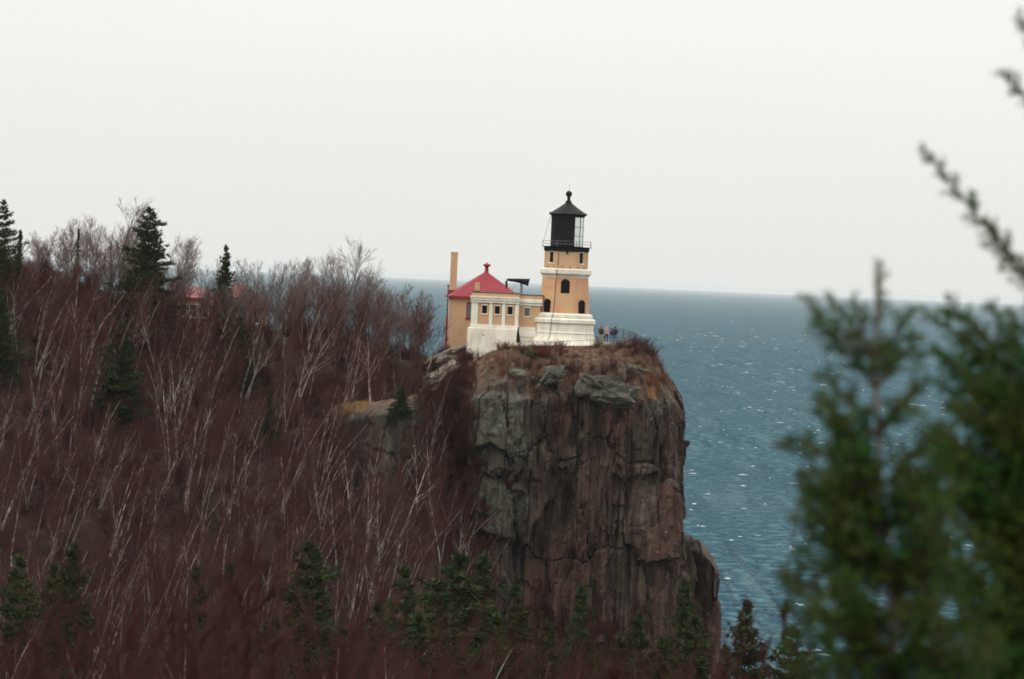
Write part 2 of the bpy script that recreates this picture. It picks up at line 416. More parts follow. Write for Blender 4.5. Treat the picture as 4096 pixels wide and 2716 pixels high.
# ------------------------------------------------------------------ the cliff
def interp_poly(pts, n):
    p = np.array(pts, float); d = np.concatenate([[0], np.cumsum(np.linalg.norm(np.diff(p[:, :2], axis=0), axis=1))])
    s = np.linspace(0, d[-1], n)
    return np.stack([np.interp(s, d, p[:, k]) for k in range(p.shape[1])], -1), s
def curtain(name, rim, inner, zbot, dx, seed, batter=2.0, top_rows=46, amp=1.0, lichen=None, soil=1.0, cap=None, kind='structure', jit=0.0, extra=None):
    """a rock mass: a jointed face from zbot to the rim, then a shoulder rising to the inner line"""
    tot = sum(math.dist(rim[i][:2], rim[i + 1][:2]) for i in range(len(rim) - 1)); n = int(tot / dx)
    both = [tuple(a) + tuple(b) for a, b in zip(rim, inner)]
    q, s = interp_poly(both, n)
    R = q[:, :3]; I = q[:, 3:]
    if jit:
        zz = np.zeros(n); j1 = cells(s / 2.6 + fbm(s * .4, zz, seed + 40), zz + .5, seed + 41); j2 = cells(s / .9, zz + .5, seed + 42)
        R = R + np.stack([zz, (j2[0] - .5) * .8, ((j1[0] - .55) * 2.4 + (j2[0] - .5) * .7 + (fbm(s * 1.5, zz, seed + 43) - .47) * .8) * jit], -1)
    # outward direction, smoothed
    k = max(3, int(2.0 / dx)) | 1
    pad = np.pad(R[:, :2], ((k, k), (0, 0)), 'edge'); ker = np.ones(k) / k
    sm = np.stack([np.convolve(pad[:, c], ker, 'same') for c in (0, 1)], -1)
    tg = np.gradient(sm, axis=0)[k:-k]; tg /= np.linalg.norm(tg, axis=1)[:, None] + 1e-9
    out_ = np.stack([tg[:, 1], -tg[:, 0]], -1)
    rows = int((R[:, 2].max() - zbot) / dx)
    t = np.linspace(0, 1, rows)[:, None]
    z = zbot + t * (R[:, 2] - zbot)[None, :]
    S = np.broadcast_to(s[None, :], z.shape)
    def disp(S, z):
        wx = (fbm(S * .35, z * .18, seed) - .47) * 2.2; wz = (fbm(S * .3 + 40, z * .25, seed + 5) - .47) * 3.0
        sl = z * .10 + (fbm(S * .15 + 7, z * .10, seed + 30) - .47) * 3.0
        r1, e1, t1 = cells((S + wx + sl) / 4.2, (z + wz) / 10.0, seed + 1)
        r2, e2, t2 = cells((S + wx * 1.2 - sl * .6) / 2.1, (z + wz * 1.4) / 5.5, seed + 2)
        r3, e3, t3 = cells((S + wx * .9 + sl * .4) / .85, (z + wz * 1.0) / 1.7, seed + 3)
        d = (r1 - .5) * 2.2 + t1 * 2.6 + (r2 - .5) * .55 + t2 * 1.0 + (r3 - .5) * .22 + t3 * .4
        d -= .6 * np.clip(1 - e1 / .045, 0, 1) * (r2 > .4) + .16 * np.clip(1 - e2 / .08, 0, 1) * (r3 > .5)
        col = abs(fbm(S * .8, z * .05, seed + 9) - .47)
        d += (fbm(S * .12, z * .07, seed + 8) - .47) * 3.0 - np.clip(.05 - col, 0, 1) * 9
        d += (fbm(S * 1.6, z * 1.0, seed + 11) - .47) * .35
        return d * amp
    D = disp(S, z)
    D = D * (0.45 + .55 * sstep(0, .06, 1 - t)) + batter * (1 - t) ** 1.3
    if extra is not None: D = D + extra(np.broadcast_to(R[None, :, 0], z.shape), z)
    fx = R[None, :, 0] + out_[None, :, 0] * D; fy = R[None, :, 1] + out_[None, :, 1] * D
    # shoulder
    tt = (np.linspace(0, 1, top_rows)[1:])[:, None]
    D0 = D[-1][None, :]
    bx = R[None, :, 0] + out_[None, :, 0] * D0; by = R[None, :, 1] + out_[None, :, 1] * D0
    sx = bx * (1 - tt) + I[None, :, 0] * tt; sy = by * (1 - tt) + I[None, :, 1] * tt
    lift = np.sin(np.pi * np.clip(tt, 0, 1)) * .9
    S2 = np.broadcast_to(s[None, :], sx.shape); T2 = np.broadcast_to(tt * 8, sx.shape)
    rr, ee, t_ = cells(S2 / 2.2 + fbm(S2 * .5, T2 * .5, seed + 21), T2 / 2.0, seed + 20)
    bumpy = ((rr - .5) * 1.1 + t_ * .9 + (fbm(S2 * 1.2, T2 * 1.2, seed + 22) - .47) * .8)
    env = np.minimum(1, np.minimum(tt * 6, (1 - tt) * 3))
    sz = R[None, :, 2] * (1 - tt) + I[None, :, 2] * tt + lift + bumpy * env * amp * .45 * np.clip(1.5 - tt * 1.6, .15, 1)
    Xv = np.concatenate([fx, sx]); Yv = np.concatenate([fy, sy]); Zv = np.concatenate([z, sz])
    m_, n_ = Xv.shape
    V = np.stack([Xv, Yv, Zv], -1).reshape(-1, 3)
    ii, jj = np.meshgrid(np.arange(m_ - 1), np.arange(n_ - 1), indexing='ij')
    F = np.stack([ii * n_ + jj, ii * n_ + jj + 1, (ii + 1) * n_ + jj + 1, (ii + 1) * n_ + jj], -1).reshape(-1, 4)
    soilv = np.concatenate([np.zeros_like(z), np.broadcast_to(sstep(.12, .4, tt) * soil, sx.shape)])
    # soil also on little ledges of the face
    lich = np.zeros_like(soilv)
    if lichen is not None: lich = lichen(Xv, Yv, Zv, soilv)
    if cap is not None:       # plateau: close towards a centre line
        base = len(V); last = (m_ - 1) * n_
        V = np.concatenate([V, np.array([cap])])
        F = list(map(tuple, F)) + [(last + a, last + a + 1, base) for a in range(n_ - 1)]
        me = bpy.data.meshes.new(name); me.from_pydata(V.tolist(), [], F); me.update()
        soilv = np.append(soilv.ravel(), soil); lich = np.append(lich.ravel(), 0)
    else:
        me = tri_mesh(name, V, F)
    VV = np.asarray(V); orange = np.clip(1.3 - np.hypot((VV[:, 0] - 14.3) / 2.6, (VV[:, 2] - 36.8) / 1.5), 0, 1)
    for nm, arr in (('soil', soilv), ('lichen', lich), ('orange', orange)):
        a = me.attributes.new(nm, 'FLOAT', 'POINT'); a.data.foreach_set('value', np.asarray(arr, np.float32).ravel())
    o = link(name, me, None, rock)
    return o, (sx, sy, sz)

def pl(seq): return [tuple(P(*a)) for a in seq]
rim = pl([(1640, 1640, 462), (1720, 1580, 452), (1800, 1550, 445), (1890, 1560, 438), (1945, 1590, 435), (2050, 1545, 434.5), (2160, 1550, 436), (2280, 1550, 435),
          (2400, 1560, 434), (2560, 1580, 433.5), (2660, 1610, 434.5), (2722, 1665, 438.5)]) + \
      [(18.0, 446, 34.2), (18.0, 456, 34.6), (17.0, 470, 35), (13.0, 490, 35), (4, 505, 34), (-10, 512, 33)]
inn = pl([(1660, 1520, 474), (1735, 1478, 468), (1790, 1425, 460), (1880, 1452, 446.6), (1960, 1408, 445.5), (2040, 1385, 444), (2130, 1383, 443.5), (2280, 1384, 443.5),
          (2400, 1383, 443.8), (2480, 1378, 444.5), (2540, 1374, 446.5), (2548, 1374, 449)]) + \
      [(13.1, 452, 40.2), (12.6, 458, 40.2), (11.0, 466, 40.1), (8.0, 474, 39.8), (2, 482, 39.5), (-6, 484, 38.5)]
def blocks(X, Z):
    # two bulging blocks at the landward end, an overhang between them, and long hollows down the face
    wv = (fbm(X * .8, Z * .5, 91) - .47) * 1.6
    a = sstep(1.15, .85, np.maximum(abs(X + .3 + wv * .6 + (Z - 31) * .06) / 2.9, abs(Z - 31.2 + wv) / 4.1)) * 1.5
    b = sstep(1.15, .85, np.maximum(abs(X + 1.0 + wv * .6) / 2.5, abs(Z - 23.4 + wv * .7 + X * .25) / 2.9)) * 1.2
    c = sstep(1.2, .8, np.maximum(abs(X - 13.5 + wv) / 2.6, abs(Z - 31 + wv * 2) / 3.2)) * .8
    h = np.zeros_like(X)
    for x0, z0, ww, hh, dp in ((6.2, 32, .45, 3.4, 1.6), (5.6, 24, .5, 2.2, 1.5), (9.2, 31.5, .6, 4.5, 1.5), (9.8, 14.5, .5, 3.0, 1.4), (7.0, 18.0, .5, 1.6, 1.0), (2.8, 27, .4, 4.0, .9), (12.4, 27, .35, 3.2, .9), (15.6, 29, .3, 4.5, .8)):
        h += dp * np.exp(-((X - x0 + wv * .5) / ww) ** 2 - ((Z - z0) / hh) ** 4)
    return a + b + c - h
def lich(X, Yv, Z, soil):
    # two bare grey blocks on the landward side of the face, a few more along the top edge
    a = np.clip(1.3 - np.hypot((X + 0.4) / 3.2, (Z - 31) / 4.6), 0, 1) + np.clip(1.25 - np.hypot((X + 0.6) / 3.4, (Z - 23.5) / 3.2), 0, 1)
    b = np.clip(1 - abs(Z - 35.4 - (fbm(X * .5, Z * .2, 77) - .47) * 5) / 1.6, 0, 1) * .9 * np.clip((fbm(X * .7, Z * .3, 78) - .38) * 6, 0, 1)
    c = np.clip(1.2 - np.hypot((X - 11) / 2.2, (Z - 37.2) / 1.6), 0, 1) + np.clip(1.2 - np.hypot((X - 16) / 1.6, (Z - 36.5) / 2.0), 0, 1) * .8
    return np.clip((a * 1.6 + b + c) * (1 - soil * .6), 0, 1)
cliff, SHOULDER = curtain('cliff', rim, inn, -3.0, 0.14, 7, jit=1.0, extra=blocks, lichen=lich, cap=(2.0, 464, 40.1))
tag(cliff, 'tall dark brown and grey rock cliff with a flat top', 'cliff', kind='structure')

but, _ = curtain('rock_buttress', pl([(2700, 2190, 470), (2752, 2190, 462), (2800, 2215, 457), (2862, 2275, 455), (2890, 2300, 457)]) + [(22.6, 466, 16.5), (21, 482, 16)],
                 pl([(2700, 2165, 476), (2750, 2160, 472), (2775, 2170, 468), (2800, 2195, 468), (2830, 2225, 468)]) + [(20, 474, 18), (18, 480, 18)],
                 -3.0, .16, 31, batter=.4, top_rows=18, soil=.5, amp=.55, lichen=lambda X, Yv, Z, s: np.clip((Z - 14) / 8, 0, .8))
tag(but, 'smaller squat rock buttress at the foot of the cliff by the water', 'rock', kind='structure')
ocr, OUT = curtain('rock_outcrop', pl([(1330, 1720, 436), (1380, 1690, 428), (1450, 1668, 424), (1560, 1650, 422), (1640, 1640, 424), (1665, 1640, 432), (1670, 1630, 444)]),
                 pl([(1330, 1640, 442), (1385, 1636, 437), (1450, 1630, 434), (1540, 1626, 432), (1610, 1610, 434), (1640, 1600, 438), (1660, 1590, 446)]),
                 14.0, .16, 53, batter=1.2, top_rows=16, amp=.55, soil=.9, lichen=lambda X, Yv, Z, s: np.clip((Z - 27) / 8, 0, .4) * (1 - s))
tag(ocr, 'low grey rock outcrop capped with yellow grass in the wooded slope', 'rock', kind='structure')

def on_brow(px, py, sink=0.0):
    sx, sy, sz = SHOULDER
    best = min(((proj(sx[i, j], sy[i, j], sz[i, j]), i, j) for i in range(0, sx.shape[0], 2) for j in range(0, sx.shape[1], 3) if sy[i, j] < 462), key=lambda a: (a[0][0] - px) ** 2 + (a[0][1] - py) ** 2)
    _, i, j = best
    return Vector((sx[i, j], sy[i, j], sz[i, j] - sink))
def boulder(name, c, sx, sy, sz, seed, mat, label, group=None, rz=0.0, ry=0.0):
    bm = bmesh.new(); bmesh.ops.create_icosphere(bm, subdivisions=4, radius=1.0)
    V = np.array([v.co[:] for v in bm.verts])
    r, e, t = cells(V[:, 0] * 1.3 + 5, V[:, 2] * 1.3 + V[:, 1] * .9 + 5, seed)
    r2, e2, t2 = cells(V[:, 0] * 2.6 + V[:, 1] + 5, V[:, 2] * 2.4 - V[:, 1] + 5, seed + 3)
    d = 1 + (r - .5) * .45 + t * .6 + (r2 - .5) * .16 + t2 * .3 - .06 * np.clip(1 - e / .08, 0, 1) + (fbm(V[:, 0] * 2 + 9, V[:, 2] * 2 + V[:, 1] * 1.5, seed) - .47) * .4
    sq = np.sign(V) * np.abs(V) ** .75
    V = sq * d[:, None] * np.array([sx, sy, sz])
    for v, q in zip(bm.verts, V): v.co = q
    me = bpy.data.meshes.new(name); bm.to_mesh(me); bm.free()
    o = link(name, me, None, mat); o.location = c; o.rotation_euler = (0, ry, rz)
    return tag(o, label, 'boulder', group)
boulder('boulder', on_brow(2440, 1515, 1.2), 2.6, 1.8, 1.5, 5, rock_grey, 'big grey-green boulder jutting from the cliff top below the walkers', rz=.2, ry=.1)
boulder('boulder', on_brow(2520, 1475, .8), 1.7, 1.3, 1.0, 6, rock_grey, 'grey boulder just under the fenced platform edge', rz=.6, ry=.3)
boulder('boulder', on_brow(2615, 1500, .9), 1.7, 1.5, 1.2, 8, rock_tan, 'rounded pale boulder at the seaward shoulder of the cliff', rz=-.2, ry=.5)
boulder('boulder', on_brow(2225, 1485, .5), 1.5, 1.0, .9, 9, rock_grey, 'low pale grey boulder in rusty brush below the tower', rz=.4)
boulder('boulder', on_brow(2070, 1505, .7), 1.7, 1.1, 1.2, 12, rock_grey, 'dark grey boulder on the brow below the service wing', rz=.9)
boulder('boulder', on_brow(2150, 1525, .6), 1.1, 1.0, 1.0, 13, rock_grey, 'small grey boulder between the wing boulder and the low pale one', rz=.1)
boulder('boulder', P(1822, 1428, 452.5), 1.9, 2.2, .8, 14, rock_tan, 'long pale rock slab sloping under the white wall corner', rz=.15, ry=-.55)
boulder('boulder', P(1775, 1440, 455), 2.0, 2.4, .8, 15, rock_tan, 'pale cracked rock slab below the yellow brick wall', rz=.1, ry=-.5)
boulder('boulder', P(1785, 1500, 448), 2.2, 2.2, .8, 16, rock_tan, 'lowest pale rock slab beside the dark birch gully', rz=.25, ry=-.6)

# ------------------------------------------------------------------ lighthouse
TY = 450.0
TB = P(2250, 1380, TY)
lh = empty('lighthouse', (TB.x, TB.y, TB.z))
tag(lh, 'octagonal tan brick lighthouse with white base and black lantern on the cliff', 'lighthouse')
MB().octa([(3.85, -1.5), (3.85, 0), (3.42, .78), (3.42, .86)]).build('base_skirt', white, lh, bevel=.02)
MB().octa([(3.30, .86), (3.24, 1.26)]).build('base_course', white, lh)
MB().octa([(3.29, 1.26), (3.29, 1.34), (3.17, 1.42), (3.15, 2.28)]).build('base_wall', white, lh)
MB().octa([(3.2, 2.28), (3.34, 2.36), (3.34, 2.70), (3.26, 2.78), (3.12, 2.86)]).build('base_molding', white, lh)
MB().octa([(2.9, 2.86), (3.02, 2.93), (3.02, 3.22), (2.92, 3.30), (2.72, 3.36)]).build('base_molding', white, lh)
SH0, SH1 = (2.66, 3.36), (2.40, 7.12)
def ap(z): return SH0[0] + (SH1[0] - SH0[0]) * (z - SH0[1]) / (SH1[1] - SH0[1])
shaft = MB().octa([SH0, SH1]).build('shaft', brick, lh)
wins = []
for ang, zc, wd, hg in ((-90, 6.22, .94, 1.52), (-135, 4.12, 1.12, 1.45), (-45, 4.12, 1.12, 1.45), (0, 6.22, .92, 1.52), (180, 6.22, .92, 1.52)):
    n = (math.cos(rad(ang)), math.sin(rad(ang))); a = ap(zc) - .02
    wins.append(((n[0] * a, n[1] * a, zc), n, wd, hg))
cut(shaft, [hexa(c, n, wd, hg, -.35, .3, .3) for c, n, wd, hg in wins])
for c, n, wd, hg in wins:
    window(lh, c, n, wd, hg, black, glass_dark, arch=.3, bars=(1, 1), depth=.2, fw=.1)
MB().octa([(2.41, 7.12), (2.44, 7.3), (2.52, 7.32), (2.54, 7.42), (2.62, 7.46)]).build('cornice_bed', white, lh)
MB().octa([(2.66, 7.46), (2.72, 7.52), (2.72, 7.94), (2.62, 8.02), (2.34, 8.05)]).build('cornice', white, lh)
drum = MB().octa([(2.235, 8.05), (2.215, 9.86)]).build('upper_drum', brick_y, lh)
dw = []
for ang in (-135, -45, 45, 135):
    n = (math.cos(rad(ang)), math.sin(rad(ang))); dw.append(((n[0] * 2.222, n[1] * 2.222, 9.22), n, .52, 1.12))
cut(drum, [hexa(c, n, wd, hg, -.3, .3) for c, n, wd, hg in dw])
for c, n, wd, hg in dw: window(lh, c, n, wd, hg, black, glass_dark, bars=(0, 1), depth=.16, fw=.06, sill=white, lintel=white)
for k in range(8):
    a = rad(22.5 + 45 * k); R = 2.225 / math.cos(rad(22.5)) + .01
    mb = MB(); d = Vector((math.cos(a), math.sin(a)))
    mb.lathe([(.10, 8.06), (.10, 9.855)], 8, (d.x * (R - .045), d.y * (R - .045))); mb.build('corner_pilaster', brick_y, lh)
for ang in (-135, -90, -45):
    n = Vector((math.cos(rad(ang)), math.sin(rad(ang)), 0)); u = Vector((-n.y, n.x, 0))
    for s in (-.42, .42):
        c = n * 2.235 + u * s + Vector((0, 0, 8.22)); MB().add(*hexa(c, n, .15, .12, -.1, .03)).build('vent_hole', black, lh)
MB().octa([(2.30, 9.86), (2.38, 9.95), (2.40, 10.20), (2.33, 10.30)]).build('gallery_corbel', black, lh)
MB().octa([(2.58, 10.30), (2.58, 10.37)]).build('gallery_deck', black, lh)
rail = MB()
RR = 2.54 / math.cos(rad(22.5))
oc = [(RR * math.cos(rad(22.5 + 45 * k)), RR * math.sin(rad(22.5 + 45 * k))) for k in range(8)]
for zz in (10.66, 10.95):
    for k in range(8): rail.tube([(*oc[k], zz), (*oc[(k + 1) % 8], zz)], .014, 5)
rail.build('gallery_railing', steel, lh)
for k in range(8):
    MB().tube([(*oc[k], 10.36), (*oc[k], 10.97)], .02, 5).build('railing_post', steel, lh)
# lantern: black iron panels to landward, glass to the lake
G0, G1 = -64, 116      # glazed sector (degrees)
def sector(r, z0, z1, a0, a1, thick, n):
    mb = MB()
    for i in range(n):
        b0, b1 = rad(a0 + (a1 - a0) * i / n), rad(a0 + (a1 - a0) * (i + 1) / n)
        q = [(r, b0), (r, b1), (r - thick, b1), (r - thick, b0)]
        v = [(x * math.cos(b), x * math.sin(b), z) for z in (z0, z1) for x, b in q]
        mb.add(v, [(0, 3, 2, 1), (4, 5, 6, 7), (0, 1, 5, 4), (1, 2, 6, 5), (2, 3, 7, 6), (3, 0, 4, 7)])
    return mb
sector(1.74, 10.37, 13.5, G1, G0 + 360, .05, 18).build('lantern_wall', black, lh)
glz = sector(1.74, 10.37, 10.47, G0, G1, .06, 14)
for zz in (11.5, 12.45): glz.add(*(lambda m: (m.v, m.f))(sector(1.735, zz, zz + .045, G0, G1, .05, 14)))
for i in range(8):
    b = rad(G0 + (G1 - G0) * i / 7)
    glz.tube([(1.71 * math.cos(b), 1.71 * math.sin(b), 10.45), (1.71 * math.cos(b), 1.71 * math.sin(b), 13.5)], .032, 6)
gl = glz.build('glazing_bars', steel, lh)
for i in range(7):
    a0 = G0 + (G1 - G0) * i / 7; sector(1.70, 10.47, 13.5, a0 + 1, a0 + (G1 - G0) / 7 - 1, .012, 2).build('pane', glassm, gl)
for k in range(5):
    b = rad(-130 + 17 * k); MB().lathe([(.05, 10.56), (.05, 10.66)], 8, (1.74 * math.cos(b), 1.74 * math.sin(b))).build('vent_knob', concrete, lh)
MB().lathe([(1.78, 13.5), (1.78, 13.62), (1.95, 13.72), (2.02, 13.76), (2.02, 13.84)], 32).build('lantern_cornice', black, lh)
rf = MB().lathe([(2.02, 13.84), (1.9, 13.9), (.98, 14.50), (.34, 14.98), (.3, 15.1)], 16).build('lantern_roof', slate, lh)
MB().lathe([(.33, 15.05), (.33, 15.14), (.2, 15.24), (.16, 15.42), (.2, 15.58), (.14, 15.62)], 16).build('vent_neck', black, rf, True)
MB().lathe([(.02, 15.60), (.2, 15.66), (.31, 15.80), (.34, 15.94), (.31, 16.08), (.2, 16.22), (.02, 16.28)], 20).build('ball_finial', black, rf, True)
MB().tube([(0, 0, 16.25), (0, 0, 16.42), (.01, 0, 17.0)], [.03, .018, .012], 5).build('lightning_rod', darkmetal, rf)
for k in range(8):
    b = rad(22.5 + 45 * k); MB().tube([(1.98 * math.cos(b), 1.98 * math.sin(b), 13.84), (2.08 * math.cos(b), 2.08 * math.sin(b), 13.98)], .03, 5).build('eave_spike', black, rf)
ld = MB()
for s in (-.16, .16): ld.tube([(-2.62, s - .5, 10.3), (-1.82, s - .5, 13.55)], .022, 5)
for i in range(11):
    f = (i + .5) / 11; ld.tube([(-2.62 + .8 * f, -.66, 10.3 + 3.25 * f), (-2.62 + .8 * f, -.34, 10.3 + 3.25 * f)], .014, 4)
ld.build('lantern_ladder', steel, lh)
MB().tube([(-.86, -2.27, 9.9), (-.87, -2.28, 8.05), (-.95, -2.76, 7.95), (-.97, -2.76, 7.48), (-.94, -2.56, 7.3), (-1.0, -2.44, 7.0), (-1.13, -2.70, 3.42), (-1.2, -3.07, 3.2),
           (-1.22, -3.07, 2.9), (-1.3, -3.39, 2.7), (-1.3, -3.38, 2.35), (-1.32, -3.2, 2.1), (-1.42, -3.34, .95), (-1.75, -3.86, 0)], .03, 5).build('conduit', darkmetal, lh)
MB().lathe([(.06, 9.58), (.12, 9.66), (.08, 9.86)], 8, (.06, -2.33)).build('gallery_lamp', black, lh)

# ------------------------------------------------------------------ service wing (white plinth, three windows)
def XZ(px, py, Y): v = P(px, py, Y); return v.x, v.z
WY = 447.6
wx0, _z = XZ(1884, 1300, WY); wx1, _z = XZ(2073, 1300, WY)
def Zat(px, py): return P(px, py, WY).z
ztop = Zat(1975, 1170); zcor0 = Zat(1975, 1187); zcor1 = Zat(1975, 1212); zband = Zat(1975, 1300); zpl = Zat(1975, 1314)
wing = empty('service_wing', (wx0, WY, TB.z))
tag(wing, 'low flat-roofed white and tan wing with three small windows on a tall plinth', 'building')
B = TB.z
W = wx1 - wx0; DEP = 6.0
def wb(name, mat, *boxes, bevel=0.0, parent=wing):
    mb = MB()
    for b in boxes: mb.box(*b)
    return mb.build(name, mat, parent, bevel=bevel)
zt, z0c, z1c, zb_, zp = ztop - B, zcor0 - B, zcor1 - B, zband - B, zpl - B
wall = wb('wall', brick_y, (0.02, W - .02, 0.06, DEP, zb_ - .02, z1c + .05))
pan = [(.62 + i * (W - .62 - .30) / 3, .62 + (i + 1) * (W - .62 - .30) / 3) for i in range(3)]
pw = .36
wc = []
wz = (Zat(1975, 1240) + Zat(1975, 1240)) / 2 - B + .02
centers = [(pan[i][0] + pan[i][1]) / 2 + .06 for i in range(3)]
for xc in centers: wc.append(((xc, .06, wz), (0, -1), .50, .84))
cut(wall, [hexa(c, n, a, b, -.25, .3) for c, n, a, b in wc])
for c, n, a, b in wc: window(wing, c, n, a, b, black, glass_dark, bars=(0, 1), depth=.14, fw=.05, sill=white, lintel=white)
xs_p = [0.0, pan[1][0] - pw / 2 + .06, pan[2][0] - pw / 2 + .06, W - .40]
for i, xp in enumerate(xs_p):
    ww = (.66 if i == 0 else pw) if i != 3 else .40
    wb('pilaster', white, (xp, xp + ww, -.04, .055, zb_, z1c))
wb('side_pilaster', white, (-.05, .012, -.04, .6, zb_, z1c))
wb('cornice', white, (-.10, W + .02, -.14, DEP, z1c, z1c + .26), (-.16, W + .06, -.24, DEP + .002, z1c + .26, z0c - .14), (-.22, W + .1, -.32, DEP + .004, z0c - .14, z0c), bevel=.015)
wb('parapet', brick_y, (-.03, W, -.03, DEP - .05, z0c, zt - .05))
wb('coping', darkmetal, (-.08, W + .04, -.09, DEP, zt - .05, zt + .03))
wb('base_band', white, (-.10, W + .05, -.12, DEP, zp, zb_), bevel=.03)
wb('plinth', white, (-.36, W + .12, -.34, DEP, -3.2, zp), bevel=.04)
wb('drain_hole', darkmetal, (1.25, 1.45, -.36, -.2, zp - .78, zp - .68))
cx, cz = XZ(1909, 1150, WY + 2) ; cx -= wx0
wb('flue', brick_y, (cx - .25, cx + .25, 1.8, 2.3, zt - .2, zt + 1.0))
wb('flue_flashing', darkmetal, (cx - .36, cx + .33, 1.7, 2.4, zt - .2, zt + .12))
# recessed link to the tower
LW = TB.x - wx0
LWN = wb('link_wall', brick_y, (W + .06, LW - 2.5, .75, 4.5, zb_ - .1, z1c - .12)).name
cut(bpy.context.scene.objects[LWN], [hexa((W + .06 + .82, .75, wz - .08), (0, -1), .50, .84, -.25, .3)])
window(wing, (W + .06 + .82, .75, wz - .08), (0, -1), .50, .84, black, pane_pale, bars=(1, 0), depth=.1, fw=.05, sill=white, lintel=white)
wb('link_cornice', white, (W + .06, LW - 2.3, .62, 4.6, z1c - .12, z1c + .18), (W + .06, LW - 2.3, .5, 4.602, z1c + .18, z0c - .1), bevel=.01)
wb('link_parapet', brick_y, (W + .05, LW - 2.3, .7, 4.4, z0c - .1, zt - .13))
wb('link_coping', darkmetal, (W + .045, LW - 2.25, .64, 4.45, zt - .13, zt - .06))
wb('link_plinth', white, (W + .13, LW - 2.9, .55, 4.5, -.6, zb_ - .1), (W + .135, LW - 2.85, .48, 4.52, .7, 1.25), bevel=.02)

# ------------------------------------------------------------------ fog signal building behind it
FY = 458.0
f0 = P(1792, 1300, FY); f1 = P(2070, 1170, FY)
FW, FD = 7.2, 9.0
fx0 = f0.x + .38
fog = empty('fog_signal_building', (fx0, FY, B), rad(3.5))
tag(fog, 'yellow brick building with bright red hipped roof and tall chimney', 'building')
fe = P(1850, 1185, FY).z - B; fa = P(1951, 1086, FY + 4).z - B
fwall = MB().box(0, FW, 0, FD, -1.6, fe - .06).build('wall', brick_y, fog)
wxp = P(1884, 1240, FY).x - fx0; wzp = P(1884, 1242, FY).z - B
fws = [((wxp, 0, wzp), (0, -1), 1.0, 1.75), ((wxp + 3.6, 0, wzp), (0, -1), 1.0, 1.75), ((0, 3.0, wzp), (-1, 0), 1.0, 1.75)]
cut(fwall, [hexa(c, n, a, b, -.3, .3) for c, n, a, b in fws])
for c, n, a, b in fws: window(fog, c, n, a, b, redpaint, pane_pale, bars=(2, 1), depth=.1, fw=.12, sill=redpaint)
ov = .38
roof = MB()
ax = FW / 2 + .1; ridge = 1.4
v = [(-ov, -ov, fe), (FW + ov, -ov, fe), (FW + ov, FD + ov, fe), (-ov, FD + ov, fe), (ax, FD / 2 - ridge, fa), (ax, FD / 2 + ridge, fa)]
roof.add(v, [(0, 1, 4), (1, 2, 5, 4), (2, 3, 5), (3, 0, 4, 5), (3, 2, 1, 0)])
frf = roof.build('roof', redroof, fog)
MB().box(-ov - .02, FW + ov + .02, -ov - .03, -ov + .02, fe - .2, fe + .012).box(-ov - .022, -ov + .02, -ov + .022, FD + ov, fe - .2, fe + .012).build('fascia', redpaint, frf)
for i in range(24):      # standing seams of the sheet roof on the side facing the overlook
    xx = -ov + (FW + 2 * ov) * (i + .5) / 24
    k = 1 - abs(xx - ax) / (ax + ov); p0 = Vector((xx, -ov, fe + .01)); p1 = Vector((xx, -ov + (FD / 2 - ridge + ov) * k, fe + (fa - fe) * k + .01))
    MB().tube([p0, p1], .022, 4).build('roof_seam', redpaint, frf)
MB().lathe([(.26, fa - .12), (.2, fa + .1), (.2, fa + .5), (.42, fa + .62), (.42, fa + .74), (.1, fa + .86), (.06, fa + .96)], 12, (ax, FD / 2 - ridge + .1)).build('roof_vent', redpaint, frf)
ch = P(1806, 1166, FY + 4.5); cht = P(1822, 1008, FY + 4.5)
chx = (ch.x + cht.x) / 2 - fx0 + .3
MB().box(chx - .36, chx + .36, 4.2, 4.95, fe - .5, cht.z - B - .16).box(chx - .39, chx + .39, 4.17, 4.98, cht.z - B - .16, cht.z - B).build('chimney', brick_y, fog, bevel=.01)
MB().box(chx - .46, chx + .46, 4.08, 5.05, fe + .1, fe + .62).build('chimney_flashing', redpaint, fog)

horn = empty('foghorn', P(2025, 1170, 455.5))
tag(horn, 'black trumpet-shaped foghorn raised on a post above the red roof', 'foghorn')
hb = Vector(horn.location)
def HP(px, py): return P(px, py, 455.5) - hb
MB().tube([HP(2027, 1150), HP(2025, 1125), HP(2028, 1120), HP(2034, 1119), HP(2070, 1122), HP(2095, 1126), HP(2112, 1129), HP(2116, 1130)], [.12, .12, .12, .13, .22, .31, .40, .44], 14).build('trumpet', black, horn, True)
MB().tube([HP(2086, 1130), HP(2085, 1178)], .15, 8).build('post', steel, horn)
MB().tube([HP(2070, 1134), HP(2047, 1158)], .025, 5).build('brace', steel, horn)

pole = empty('pipe_pole', P(1784, 1385, 455)); tag(pole, 'tall thin pole, dark above and red below, beside the yellow wall', 'pole')
pb = Vector(pole.location)
def PP(px, py): return P(px, py, 455) - pb
MB().tube([PP(1783, 1392), PP(1788, 1262)], .11, 8).build('red_lower_pole', redpaint, pole)
MB().tube([PP(1788, 1262), PP(1793, 1148)], .06, 8).build('upper_pole', darkmetal, pole)
MB().lathe([(.06, 0), (.1, .06), (.1, .2), (.04, .26)], 8).build('pole_cap', darkmetal, pole).location = PP(1793, 1148)

st = empty('cone_post', P(2076, 1396, 443.6)); tag(st, 'grey post topped by a slim dark pointed shroud by the wing corner', 'post')
sb = Vector(st.location)
def SP(px, py): return P(px, py, 443.6) - sb
MB().tube([SP(2077, 1410), SP(2075, 1366)], .06, 8).build('post', steel, st)
MB().tube([SP(2074, 1370), SP(2073, 1366), SP(2072, 1335), SP(2073, 1308)], [.2, .24, .14, .02], 10).build('cone', black, st)  # slim dark tapered shape set on top of the grey post

